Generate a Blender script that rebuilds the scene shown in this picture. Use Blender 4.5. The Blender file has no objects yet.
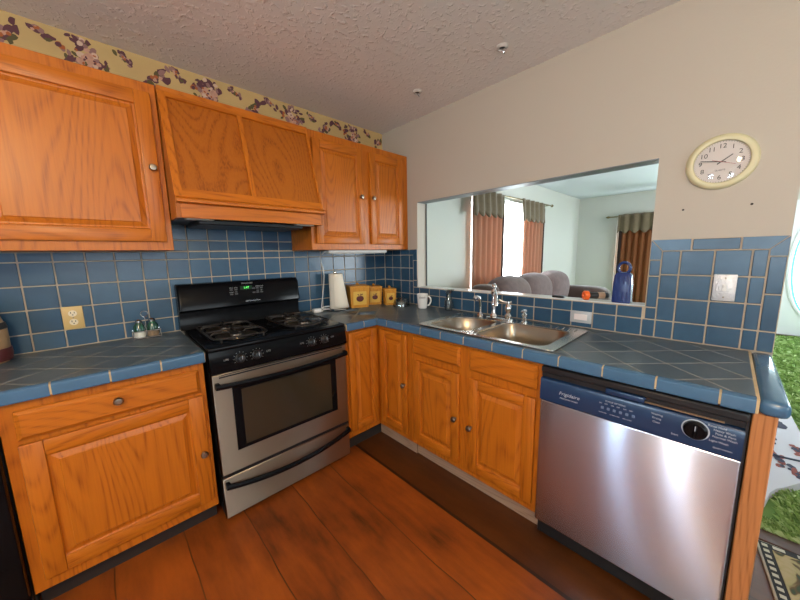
import bpy, bmesh, math, random
from mathutils import Vector, Matrix
random.seed(7)
PI = math.pi
S = bpy.context.scene
COL = S.collection

# ------------------------------------------------------------------ camera
cam_d = bpy.data.cameras.new('camera'); cam = bpy.data.objects.new('camera', cam_d); COL.objects.link(cam)
cam_d.sensor_fit = 'HORIZONTAL'; cam_d.sensor_width = 36.0; cam_d.lens = 310.956 / 800 * 36.0
cam_d.clip_start = 0.05; cam_d.clip_end = 60
cR = Vector((0.72372055, -0.68985522, -0.01811985)); cU = Vector((0.11276116, 0.0923109, 0.98932483)); cF = Vector((0.68081824, 0.71803793, -0.14459618))
cM = Matrix((cR, cU, -cF)).transposed().to_4x4(); cM.translation = (-1.98565, -2.29485, 1.35238)
cam.matrix_world = cM
S.camera = cam

# ------------------------------------------------------------------ world, lights, exposure
S.view_settings.view_transform = 'Standard'; S.view_settings.look = 'None'
S.view_settings.gamma = 1.0; S.view_settings.use_curve_mapping = False
S.view_settings.exposure = 0.20
S.cycles.use_denoising = True
S.cycles.max_bounces = 8; S.cycles.diffuse_bounces = 4; S.cycles.glossy_bounces = 4
S.cycles.transparent_max_bounces = 12; S.cycles.sample_clamp_indirect = 6.0
S.cycles.caustics_reflective = False; S.cycles.caustics_refractive = False
W = bpy.data.worlds.new('sky'); S.world = W; W.use_nodes = True
wn = W.node_tree.nodes; wl = W.node_tree.links
bg = wn['Background']; bg.inputs[1].default_value = 2.2
tc = wn.new('ShaderNodeTexCoord'); sp = wn.new('ShaderNodeSeparateXYZ'); rm = wn.new('ShaderNodeValToRGB')
wl.new(tc.outputs['Generated'], sp.inputs[0]); wl.new(sp.outputs['Z'], rm.inputs[0]); wl.new(rm.outputs[0], bg.inputs[0])
rm.color_ramp.elements[0].position = 0.0; rm.color_ramp.elements[0].color = (0.85, 0.92, 1.0, 1)
rm.color_ramp.elements[1].position = 0.6; rm.color_ramp.elements[1].color = (0.62, 0.80, 1.0, 1)

def area(name, loc, direction, sx, sy, power, color):
    l = bpy.data.lights.new(name, 'AREA'); l.shape = 'RECTANGLE'; l.size = sx; l.size_y = sy; l.energy = power; l.color = color
    o = bpy.data.objects.new(name, l); COL.objects.link(o); o.location = loc
    o.rotation_euler = Vector(direction).to_track_quat('-Z', 'Z').to_euler()
    return o
# daylight through the windows
area('daylight_sofa_window', (2.42, 0.32, 1.42), (0, -1, 0), 2.1, 1.35, 260, (0.95, 0.97, 1.0))
area('daylight_far_window', (5.80, -1.20, 1.25), (-1, 0, 0), 1.1, 1.4, 100, (0.86, 0.95, 1.0))
area('daylight_door_oval', (5.75, -3.22, 1.10), (-1, 0, 0), 0.6, 1.6, 130, (0.80, 0.95, 1.0))
area('daylight_kitchen_window', (-3.88, -1.69, 1.50), (1, 0, 0), 0.28, 1.1, 78, (0.62, 0.80, 1.0))
area('daylight_kitchen_door', (-3.88, -2.70, 1.35), (1, 0, 0), 0.26, 1.5, 78, (0.62, 0.80, 1.0))
area('added_fill_behind', (-1.55, -4.93, 1.50), (0, 1, 0), 1.7, 1.1, 24, (0.92, 0.96, 1.0))  # unseen window light, added to brighten the stove wall and ceiling
area('added_fill_living', (3.2, -4.93, 1.45), (0, 1, 0), 2.2, 1.4, 170, (0.95, 0.97, 1.0))  # unseen window light, added to brighten the living room
# the kitchen's ceiling lamp, behind the camera
lamp_d = bpy.data.lights.new('ceiling_lamp_glow', 'POINT'); lamp_d.energy = 84; lamp_d.color = (1.0, 0.76, 0.46); lamp_d.shadow_soft_size = 0.10
lamp_o = bpy.data.objects.new('ceiling_lamp_glow', lamp_d); COL.objects.link(lamp_o); lamp_o.location = (-2.60, -2.75, 2.18)

# ------------------------------------------------------------------ materials
def new_mat(name):
    m = bpy.data.materials.new(name); m.use_nodes = True
    nt = m.node_tree; b = nt.nodes['Principled BSDF']
    return m, nt, b
def P(name, col, rough=0.5, metal=0.0, coat=0.0, spec=None, noise=0.0, nscale=8.0, bump=0.0, bscale=60.0, trans=0.0, emit=None, alpha=None, sheen=0.0):
    m, nt, b = new_mat(name)
    b.inputs['Base Color'].default_value = (*col, 1); b.inputs['Roughness'].default_value = rough
    b.inputs['Metallic'].default_value = metal; b.inputs['Coat Weight'].default_value = coat
    b.inputs['Coat Roughness'].default_value = 0.12
    if spec is not None: b.inputs['Specular IOR Level'].default_value = spec
    if trans: b.inputs['Transmission Weight'].default_value = trans
    if sheen: b.inputs['Sheen Weight'].default_value = sheen
    if emit: b.inputs['Emission Color'].default_value = (*emit[0], 1); b.inputs['Emission Strength'].default_value = emit[1]
    tcn = nt.nodes.new('ShaderNodeTexCoord')
    if noise:
        n = nt.nodes.new('ShaderNodeTexNoise'); n.inputs['Scale'].default_value = nscale; n.inputs['Detail'].default_value = 4
        nt.links.new(tcn.outputs['Object'], n.inputs['Vector'])
        mx = nt.nodes.new('ShaderNodeMix'); mx.data_type = 'RGBA'
        mx.inputs[6].default_value = (*[c * (1 - noise) for c in col], 1); mx.inputs[7].default_value = (*[min(1, c * (1 + noise)) for c in col], 1)
        nt.links.new(n.outputs['Fac'], mx.inputs[0]); nt.links.new(mx.outputs[2], b.inputs['Base Color'])
    if bump:
        n = nt.nodes.new('ShaderNodeTexNoise'); n.inputs['Scale'].default_value = bscale; n.inputs['Detail'].default_value = 3
        nt.links.new(tcn.outputs['Object'], n.inputs['Vector'])
        bp = nt.nodes.new('ShaderNodeBump'); bp.inputs['Strength'].default_value = 1.0; bp.inputs['Distance'].default_value = bump
        nt.links.new(n.outputs['Fac'], bp.inputs['Height']); nt.links.new(bp.outputs[0], b.inputs['Normal'])
    return m
def wood(name, axis, light, dark, rings=34.0, rough=0.40, coat=0.06, contrast=0.74, across=3.2, along=0.55):
    m, nt, b = new_mat(name); N = nt.nodes; L = nt.links
    t = N.new('ShaderNodeTexCoord'); oi = N.new('ShaderNodeObjectInfo')
    ad = N.new('ShaderNodeVectorMath'); ad.operation = 'MULTIPLY_ADD'
    cb = N.new('ShaderNodeCombineXYZ')
    for i in range(3): L.new(oi.outputs['Random'], cb.inputs[i])
    L.new(cb.outputs[0], ad.inputs[0]); ad.inputs[1].default_value = (3.7, 5.3, 9.1); L.new(t.outputs['Object'], ad.inputs[2])
    def mapping(a, c):
        mp = N.new('ShaderNodeMapping'); s = [a, a, a]; s['xyz'.index(axis)] = c
        mp.inputs['Scale'].default_value = s; L.new(ad.outputs[0], mp.inputs['Vector']); return mp
    n1 = N.new('ShaderNodeTexNoise'); n1.inputs['Scale'].default_value = 1.0; n1.inputs['Detail'].default_value = 1.5; n1.inputs['Roughness'].default_value = 0.3
    L.new(mapping(across, along).outputs[0], n1.inputs['Vector'])
    mu = N.new('ShaderNodeMath'); mu.operation = 'MULTIPLY'; mu.inputs[1].default_value = rings; L.new(n1.outputs['Fac'], mu.inputs[0])
    pg = N.new('ShaderNodeMath'); pg.operation = 'PINGPONG'; pg.inputs[1].default_value = 0.5; L.new(mu.outputs[0], pg.inputs[0])
    r = N.new('ShaderNodeValToRGB'); e = r.color_ramp.elements
    e[0].position = 0.0; e[0].color = (1, 1, 1, 1); e[1].position = 0.26; e[1].color = (0, 0, 0, 1)
    L.new(pg.outputs[0], r.inputs[0])
    n2 = N.new('ShaderNodeTexNoise'); n2.inputs['Scale'].default_value = 1.0; n2.inputs['Detail'].default_value = 3.0
    L.new(mapping(170.0, 5.0).outputs[0], n2.inputs['Vector'])
    r2 = N.new('ShaderNodeValToRGB'); r2.color_ramp.elements[0].position = 0.42; r2.color_ramp.elements[1].position = 0.68
    L.new(n2.outputs['Fac'], r2.inputs[0])
    a1 = N.new('ShaderNodeMath'); a1.operation = 'MULTIPLY'; L.new(r.outputs[0], a1.inputs[0]); L.new(r2.outputs[0], a1.inputs[1])
    a2 = N.new('ShaderNodeMath'); a2.operation = 'MULTIPLY_ADD'; a2.inputs[1].default_value = 0.62 * contrast; a2.use_clamp = True
    L.new(a1.outputs[0], a2.inputs[0])
    a3 = N.new('ShaderNodeMath'); a3.operation = 'MULTIPLY'; a3.inputs[1].default_value = 0.24 * contrast; L.new(r2.outputs[0], a3.inputs[0])
    a4 = N.new('ShaderNodeMath'); a4.operation = 'MULTIPLY_ADD'; a4.inputs[1].default_value = 0.30 * contrast; L.new(r.outputs[0], a4.inputs[0]); L.new(a3.outputs[0], a4.inputs[2])
    L.new(a4.outputs[0], a2.inputs[2])
    mx = N.new('ShaderNodeMix'); mx.data_type = 'RGBA'; mx.inputs[6].default_value = (*light, 1); mx.inputs[7].default_value = (*dark, 1)
    L.new(a2.outputs[0], mx.inputs[0]); L.new(mx.outputs[2], b.inputs['Base Color'])
    b.inputs['Roughness'].default_value = rough; b.inputs['Coat Weight'].default_value = coat; b.inputs['Coat Roughness'].default_value = 0.25; b.inputs['Specular IOR Level'].default_value = 0.36
    bp = N.new('ShaderNodeBump'); bp.inputs['Strength'].default_value = 0.25; bp.inputs['Distance'].default_value = 0.0008; bp.invert = True
    L.new(a2.outputs[0], bp.inputs['Height']); L.new(bp.outputs[0], b.inputs['Normal'])
    return m
OAK_L = (0.50, 0.138, 0.008); OAK_D = (0.24, 0.050, 0.003)
OAKZ = wood('oak_vertical', 'z', OAK_L, OAK_D); OAKX = wood('oak_lengthwise', 'x', OAK_L, OAK_D); OAKY = wood('oak_sideways', 'y', OAK_L, OAK_D)
HOODZ = wood('oak_plywood', 'z', (0.38, 0.104, 0.007), (0.20, 0.042, 0.003), rings=30, contrast=0.85, across=3.0, along=0.6)
POSTZ = wood('oak_post', 'z', (0.50, 0.20, 0.07), (0.22, 0.07, 0.02))
KICK = wood('worn_kickboard', 'y', (0.40, 0.25, 0.17), (0.22, 0.12, 0.07), rough=0.6, coat=0)
DARKKICK = P('shaded_toe_kick', (0.02, 0.014, 0.012), 0.7)  # shade of the recess put into the near-black kick colour
def tile_glaze(name, c1, c2, rough=0.28):
    m, nt, b = new_mat(name); N = nt.nodes; L = nt.links
    g = N.new('ShaderNodeNewGeometry'); t = N.new('ShaderNodeTexCoord')
    n = N.new('ShaderNodeTexNoise'); n.inputs['Scale'].default_value = 26; n.inputs['Detail'].default_value = 5; L.new(t.outputs['Object'], n.inputs['Vector'])
    a = N.new('ShaderNodeMath'); a.operation = 'MULTIPLY_ADD'; a.inputs[1].default_value = 0.45; L.new(g.outputs['Random Per Island'], a.inputs[0])
    a5 = N.new('ShaderNodeMath'); a5.operation = 'MULTIPLY'; a5.inputs[1].default_value = 0.6; L.new(n.outputs['Fac'], a5.inputs[0]); L.new(a5.outputs[0], a.inputs[2])
    mx = N.new('ShaderNodeMix'); mx.data_type = 'RGBA'; mx.inputs[6].default_value = (*c1, 1); mx.inputs[7].default_value = (*c2, 1)
    L.new(a.outputs[0], mx.inputs[0]); L.new(mx.outputs[2], b.inputs['Base Color'])
    b.inputs['Roughness'].default_value = rough
    bp = N.new('ShaderNodeBump'); bp.inputs['Strength'].default_value = 0.35; bp.inputs['Distance'].default_value = 0.002
    L.new(n.outputs['Fac'], bp.inputs['Height']); L.new(bp.outputs[0], b.inputs['Normal'])
    return m
TILE = tile_glaze('blue_glazed_tile', (0.015, 0.052, 0.102), (0.037, 0.100, 0.178))
TILETOP = tile_glaze('slate_blue_counter_tile', (0.045, 0.065, 0.085), (0.085, 0.115, 0.14), 0.33)
TRIM = tile_glaze('blue_sheen_edge_tile', (0.045, 0.115, 0.21), (0.070, 0.155, 0.27), 0.2)  # glossy bluish reflection put into the edge tile colour
GROUT = P('beige_grout', (0.50, 0.40, 0.30), 0.8, noise=0.15, nscale=20)
COUNTERGROUT = P('grey_beige_grout', (0.31, 0.30, 0.27), 0.8, noise=0.5, nscale=14)
GROUTTAN = P('tan_grout', (0.55, 0.40, 0.22), 0.8, noise=0.2, nscale=30)
PAINT = P('beige_wall_paint', (0.48, 0.43, 0.37), 0.6, bump=0.0006, bscale=90)
COOLPAINT = P('cool_bounce_paint', (0.52, 0.58, 0.66), 0.6)  # unseen walls tinted cool for bluer reflections on the dishwasher
PALE = P('pale_green_wall_paint', (0.53, 0.53, 0.48), 0.6)
WHITEPAINT = P('white_gloss_paint', (0.75, 0.77, 0.78), 0.22)
GREYGLOSS = P('grey_gloss_lining', (0.22, 0.25, 0.28), 0.38)
def ceiling_mat():
    m, nt, b = new_mat('textured_ceiling'); N = nt.nodes; L = nt.links
    b.inputs['Base Color'].default_value = (0.82, 0.78, 0.74, 1); b.inputs['Roughness'].default_value = 0.75
    t = N.new('ShaderNodeTexCoord'); n = N.new('ShaderNodeTexNoise'); n.inputs['Scale'].default_value = 36; n.inputs['Detail'].default_value = 3; n.inputs['Distortion'].default_value = 0.5
    L.new(t.outputs['Object'], n.inputs['Vector'])
    r = N.new('ShaderNodeValToRGB'); r.color_ramp.elements[0].position = 0.52; r.color_ramp.elements[1].position = 0.80
    L.new(n.outputs['Fac'], r.inputs[0])
    bp = N.new('ShaderNodeBump'); bp.inputs['Strength'].default_value = 1.0; bp.inputs['Distance'].default_value = 0.0042
    L.new(r.outputs[0], bp.inputs['Height']); L.new(bp.outputs[0], b.inputs['Normal'])
    return m
CEIL = ceiling_mat()
CEILWHITE = P('white_ceiling', (0.68, 0.72, 0.76), 0.7)
def floor_mat():
    m, nt, b = new_mat('stained_pine_boards'); N = nt.nodes; L = nt.links
    t = N.new('ShaderNodeTexCoord'); s = N.new('ShaderNodeSeparateXYZ'); L.new(t.outputs['Object'], s.inputs[0])
    # a random tone for each board (board edges at x = -0.81 - 0.257 k)
    wv = N.new('ShaderNodeTexNoise'); wv.inputs['Scale'].default_value = 1.1; wv.inputs['Detail'].default_value = 3; L.new(t.outputs['Object'], wv.inputs['Vector'])
    w2 = N.new('ShaderNodeMath'); w2.operation = 'MULTIPLY_ADD'; w2.inputs[1].default_value = 0.07; w2.inputs[2].default_value = 0.775; L.new(wv.outputs['Fac'], w2.inputs[0])
    ad = N.new('ShaderNodeMath'); ad.operation = 'ADD'; L.new(w2.outputs[0], ad.inputs[1]); L.new(s.outputs['X'], ad.inputs[0])
    dv = N.new('ShaderNodeMath'); dv.operation = 'DIVIDE'; dv.inputs[1].default_value = 0.257; L.new(ad.outputs[0], dv.inputs[0])
    fl = N.new('ShaderNodeMath'); fl.operation = 'FLOOR'; L.new(dv.outputs[0], fl.inputs[0])
    fr = N.new('ShaderNodeMath'); fr.operation = 'FRACT'; L.new(dv.outputs[0], fr.inputs[0])
    wn_ = N.new('ShaderNodeTexWhiteNoise'); wn_.noise_dimensions = '1D'; L.new(fl.outputs[0], wn_.inputs['W'])
    mp = N.new('ShaderNodeMapping'); mp.inputs['Scale'].default_value = (8, 1.6, 1); L.new(t.outputs['Object'], mp.inputs['Vector'])
    off = N.new('ShaderNodeVectorMath'); off.operation = 'ADD'; L.new(mp.outputs[0], off.inputs[0]); L.new(wn_.outputs['Color'], off.inputs[1])
    n1 = N.new('ShaderNodeTexNoise'); n1.inputs['Scale'].default_value = 2.2; n1.inputs['Detail'].default_value = 6; n1.inputs['Roughness'].default_value = 0.6; L.new(off.outputs[0], n1.inputs['Vector'])
    n2 = N.new('ShaderNodeTexNoise'); n2.inputs['Scale'].default_value = 3.2; n2.inputs['Detail'].default_value = 5; L.new(t.outputs['Object'], n2.inputs['Vector'])
    r = N.new('ShaderNodeValToRGB'); e = r.color_ramp.elements
    e[0].position = 0.28; e[0].color = (0.05, 0.011, 0.002, 1); e[1].position = 0.66; e[1].color = (0.36, 0.080, 0.008, 1)
    k_ = e.new(0.41); k_.color = (0.19, 0.040, 0.005, 1)
    av = N.new('ShaderNodeMath'); av.operation = 'MULTIPLY_ADD'; av.inputs[1].default_value = 0.55; L.new(n1.outputs['Fac'], av.inputs[0])
    a2 = N.new('ShaderNodeMath'); a2.operation = 'MULTIPLY_ADD'; a2.inputs[1].default_value = 0.50; L.new(n2.outputs['Fac'], a2.inputs[0])
    a3 = N.new('ShaderNodeMath'); a3.operation = 'MULTIPLY_ADD'; a3.inputs[1].default_value = 0.16; a3.inputs[2].default_value = -0.08; L.new(wn_.outputs['Value'], a3.inputs[0])
    L.new(a3.outputs[0], a2.inputs[2]); L.new(a2.outputs[0], av.inputs[2]); L.new(av.outputs[0], r.inputs[0])
    # the unvarnished board along the sink cabinets
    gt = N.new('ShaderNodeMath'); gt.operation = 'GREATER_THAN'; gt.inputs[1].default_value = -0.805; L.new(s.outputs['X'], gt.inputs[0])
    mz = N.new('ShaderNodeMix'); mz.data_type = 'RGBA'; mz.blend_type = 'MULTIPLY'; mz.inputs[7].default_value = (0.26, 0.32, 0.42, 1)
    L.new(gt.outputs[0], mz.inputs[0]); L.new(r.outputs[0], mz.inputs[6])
    # dark joints
    pg1 = N.new('ShaderNodeMath'); pg1.operation = 'COMPARE'; pg1.inputs[1].default_value = 0.0; pg1.inputs[2].default_value = 0.020; L.new(fr.outputs[0], pg1.inputs[0])
    pm = N.new('ShaderNodeMath'); pm.operation = 'MULTIPLY'; L.new(pg1.outputs[0], pm.inputs[0]); L.new(n2.outputs['Fac'], pm.inputs[1])
    pb = N.new('ShaderNodeMath'); pb.operation = 'COMPARE'; pb.inputs[1].default_value = -0.805; pb.inputs[2].default_value = 0.009; L.new(s.outputs['X'], pb.inputs[0])
    pg = N.new('ShaderNodeMath'); pg.operation = 'MAXIMUM'; L.new(pm.outputs[0], pg.inputs[0]); L.new(pb.outputs[0], pg.inputs[1])
    mj = N.new('ShaderNodeMix'); mj.data_type = 'RGBA'; mj.inputs[7].default_value = (0.02, 0.007, 0.003, 1); 
    jn = N.new('ShaderNodeMath'); jn.operation = 'MULTIPLY'; L.new(pg.outputs[0], jn.inputs[0]); jn.inputs[1].default_value = 1.3; jn.use_clamp = True
    L.new(jn.outputs[0], mj.inputs[0]); L.new(mz.outputs[2], mj.inputs[6]); L.new(mj.outputs[2], b.inputs['Base Color'])
    b.inputs['Roughness'].default_value = 0.42; b.inputs['Coat Weight'].default_value = 0.15; b.inputs['Coat Roughness'].default_value = 0.3
    bp = N.new('ShaderNodeBump'); bp.inputs['Strength'].default_value = 0.3; bp.inputs['Distance'].default_value = 0.003; L.new(n1.outputs['Fac'], bp.inputs['Height']); L.new(bp.outputs[0], b.inputs['Normal'])
    return m
FLOOR = floor_mat()
def brushed(name, col, rough, axis):
    """steel brushed along one direction: reflections smear across the brushing (the mesh's UV u axis)"""
    m, nt, b = new_mat(name); N = nt.nodes; L = nt.links
    b.inputs['Base Color'].default_value = (*col, 1); b.inputs['Metallic'].default_value = 1.0; b.inputs['Roughness'].default_value = rough
    b.inputs['Anisotropic'].default_value = 1.0
    tg = N.new('ShaderNodeTangent'); tg.direction_type = 'UV_MAP'; tg.uv_map = 'brushing'; L.new(tg.outputs[0], b.inputs['Tangent'])
    return m
def brush_uv(o):
    uv = o.data.uv_layers.new(name='brushing')
    for lp in o.data.loops:
        c = o.data.vertices[lp.vertex_index].co; uv.data[lp.index].uv = (c.z, c.x + c.y)
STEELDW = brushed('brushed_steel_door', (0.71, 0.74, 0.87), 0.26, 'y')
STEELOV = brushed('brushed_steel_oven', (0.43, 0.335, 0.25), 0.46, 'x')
STEELSINK = P('satin_steel', (0.55, 0.51, 0.46), 0.24, 1.0)
CHROME = P('chrome', (0.75, 0.75, 0.76), 0.08, 1.0)
PEWTER = P('pewter', (0.30, 0.26, 0.21), 0.32, 1.0)
BLACK = P('black_enamel', (0.004, 0.004, 0.005), 0.18, spec=0.13)
BLACKM = P('black_plastic', (0.010, 0.010, 0.011), 0.38)
IRON = P('cast_iron', (0.035, 0.030, 0.027), 0.34, 0.5, bump=0.0006, bscale=200)
OVENGLASS = P('smoked_oven_glass', (0.035, 0.026, 0.016), 0.07)
NAVY = P('dark_blue_panel', (0.012, 0.036, 0.098), 0.22)
PRINT = P('white_print', (0.42, 0.47, 0.55), 0.5)
GREYPRINT = P('grey_print', (0.28, 0.28, 0.28), 0.5)
GREENLED = P('green_display', (0.02, 0.2, 0.02), 0.4, emit=((0.12, 1.0, 0.15), 1.6))
CREAM = P('cream_plastic', (0.62, 0.42, 0.16), 0.4)
IVORY = P('ivory_plastic', (0.80, 0.68, 0.48), 0.4)
WHITE = P('white_plastic', (0.78, 0.76, 0.74), 0.4)
PAPER = P('white_paper_towel', (0.80, 0.72, 0.60), 0.9, bump=0.0008, bscale=140)
CERAMIC = P('white_ceramic', (0.82, 0.80, 0.77), 0.18, coat=0.3)
BROWN = P('brown_print', (0.10, 0.035, 0.015), 0.5)
CLOCKRIM = P('cream_yellow_clock_rim', (0.62, 0.57, 0.36), 0.35)
CLOCKFACE = P('clock_face_paper', (0.70, 0.64, 0.62), 0.6)
INK = P('black_ink', (0.03, 0.028, 0.03), 0.5)
REDINK = P('red_hand', (0.45, 0.10, 0.08), 0.5)
HONEY = wood('honey_pine', 'z', (0.62, 0.27, 0.03), (0.42, 0.15, 0.012), contrast=0.8)
APPLELABEL = P('yellow_label', (0.70, 0.42, 0.07), 0.5)
APPLE = P('dark_red_apple', (0.11, 0.014, 0.010), 0.4)
SILVER = P('embossed_silver', (0.62, 0.62, 0.64), 0.28, 1.0, bump=0.004, bscale=150)
BLUEPLASTIC = P('navy_blue_plastic', (0.015, 0.035, 0.16), 0.25)
ORANGEPL = P('orange_plastic', (0.85, 0.13, 0.01), 0.35)
TANCLAY = P('tan_stoneware', (0.40, 0.25, 0.13), 0.5, noise=0.3, nscale=20)
DARKRED = P('maroon_glaze', (0.10, 0.02, 0.02), 0.35)
GREENGLASS = P('dark_green_glass', (0.01, 0.06, 0.035), 0.06, coat=0.5)
SALT = P('salt', (0.75, 0.72, 0.62), 0.8); PEPPER = P('pepper', (0.25, 0.17, 0.10), 0.8, noise=0.5, nscale=300)
def fabric(name, col, tr):
    m, nt, b = new_mat(name); b.inputs['Base Color'].default_value = (*col, 1); b.inputs['Roughness'].default_value = 0.85
    tl = nt.nodes.new('ShaderNodeBsdfTranslucent'); tl.inputs[0].default_value = (*col, 1); mx = nt.nodes.new('ShaderNodeMixShader'); mx.inputs[0].default_value = tr
    nt.links.new(b.outputs[0], mx.inputs[1]); nt.links.new(tl.outputs[0], mx.inputs[2]); nt.links.new(mx.outputs[0], nt.nodes['Material Output'].inputs[0]); return m
CURTAIN = fabric('terracotta_curtain', (0.37, 0.175, 0.105), 0.22)
RUSTCURTAIN = fabric('rust_curtain', (0.19, 0.060, 0.014), 0.18)
OLIVE = P('olive_brown_valance', (0.125, 0.086, 0.042), 0.75, noise=0.25, nscale=30, sheen=0.3)
DARKLINING = P('dark_curtain_lining', (0.03, 0.014, 0.01), 0.8)
SOFA = P('mauve_grey_plush', (0.130, 0.084, 0.080), 0.9, noise=0.4, nscale=14, sheen=0.12, bump=0.002, bscale=50)
SOFADARK = P('shaded_brown_plush', (0.075, 0.042, 0.034), 0.9, sheen=0.4)  # sofa plush made darker and browner for the parts in shade
BRASS = P('antique_brass', (0.20, 0.16, 0.07), 0.35, 0.9)
CLOTH = P('white_floral_cloth', (0.50, 0.48, 0.52), 0.9, bump=0.0015, bscale=30)
WALLPAPER = P('ochre_wallpaper', (0.50, 0.355, 0.155), 0.7, noise=0.15, nscale=7)
PLUM = P('plum_petals', (0.10, 0.035, 0.05), 0.8); PINK = P('dusty_pink_petals', (0.50, 0.28, 0.21), 0.8, noise=0.35, nscale=60)
RUST = P('rust_petals', (0.36, 0.10, 0.03), 0.8); LEAF = P('olive_leaves', (0.09, 0.075, 0.03), 0.8)
BARK = P('dark_wood', (0.060, 0.018, 0.008), 0.4, noise=0.3, nscale=20)
def thin_glass(name, tint, gloss=0.08, rough=0.02):
    m = bpy.data.materials.new(name); m.use_nodes = True; nt = m.node_tree; nt.nodes.clear()
    o = nt.nodes.new('ShaderNodeOutputMaterial'); mx = nt.nodes.new('ShaderNodeMixShader'); t = nt.nodes.new('ShaderNodeBsdfTransparent'); g = nt.nodes.new('ShaderNodeBsdfGlossy')
    fr = nt.nodes.new('ShaderNodeLayerWeight'); fr.inputs['Blend'].default_value = 0.5
    pw = nt.nodes.new('ShaderNodeMath'); pw.operation = 'POWER'; pw.inputs[1].default_value = 2.6; nt.links.new(fr.outputs['Facing'], pw.inputs[0])
    ad = nt.nodes.new('ShaderNodeMath'); ad.operation = 'MULTIPLY_ADD'; ad.inputs[1].default_value = 0.7; ad.inputs[2].default_value = 0.03 + gloss; ad.use_clamp = True; nt.links.new(pw.outputs[0], ad.inputs[0])
    t.inputs[0].default_value = (*tint, 1); g.inputs['Roughness'].default_value = rough
    nt.links.new(ad.outputs[0], mx.inputs[0]); nt.links.new(t.outputs[0], mx.inputs[1]); nt.links.new(g.outputs[0], mx.inputs[2]); nt.links.new(mx.outputs[0], o.inputs[0])
    return m
PANE = thin_glass('window_glass', (0.95, 0.98, 0.98), 0.0)
CLEAR = thin_glass('clear_glassware', (0.84, 0.87, 0.88), 0.08)
CLOCKGLASS = thin_glass('clock_glass', (0.96, 0.96, 0.96), 0.0, 0.03)
TEALGLASS = thin_glass('teal_bevelled_glass', (0.45, 0.80, 0.80), 0.02)
def sheer_mat():
    m = bpy.data.materials.new('white_sheer'); m.use_nodes = True; nt = m.node_tree; nt.nodes.clear()
    o = nt.nodes.new('ShaderNodeOutputMaterial'); a = nt.nodes.new('ShaderNodeMixShader'); t = nt.nodes.new('ShaderNodeBsdfTransparent'); tl = nt.nodes.new('ShaderNodeBsdfTranslucent')
    tl.inputs[0].default_value = (0.92, 0.95, 0.95, 1); a.inputs[0].default_value = 0.85
    nt.links.new(t.outputs[0], a.inputs[1]); nt.links.new(tl.outputs[0], a.inputs[2]); nt.links.new(a.outputs[0], o.inputs[0]); return m
SHEER = sheer_mat()
SHAG = P('green_shag', (0.32, 0.46, 0.15), 0.95, noise=0.45, nscale=9)
SHAG2 = P('dark_green_shag', (0.16, 0.27, 0.07), 0.95)
SHAG3 = P('pale_green_shag', (0.50, 0.62, 0.30), 0.95)
def mat_field():
    m, nt, b = new_mat('leafy_mat_field'); N = nt.nodes; L = nt.links
    t = N.new('ShaderNodeTexCoord'); n = N.new('ShaderNodeTexNoise'); n.inputs['Scale'].default_value = 9; n.inputs['Detail'].default_value = 2; n.inputs['Distortion'].default_value = 1.6
    L.new(t.outputs['Object'], n.inputs['Vector']); r = N.new('ShaderNodeValToRGB'); e = r.color_ramp.elements
    e[0].position = 0.36; e[0].color = (0.03, 0.05, 0.025, 1); e[1].position = 0.60; e[1].color = (0.36, 0.28, 0.15, 1)
    k = e.new(0.42); k.color = (0.10, 0.055, 0.02, 1); k = e.new(0.47); k.color = (0.30, 0.25, 0.11, 1)
    L.new(n.outputs['Fac'], r.inputs[0]); L.new(r.outputs[0], b.inputs['Base Color']); b.inputs['Roughness'].default_value = 0.9; return m
MATFIELD = mat_field(); MATBLACK = P('black_mat_border', (0.015, 0.016, 0.018), 0.9); MATWHITE = P('cream_mat_checks', (0.45, 0.42, 0.34), 0.9)

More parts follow.
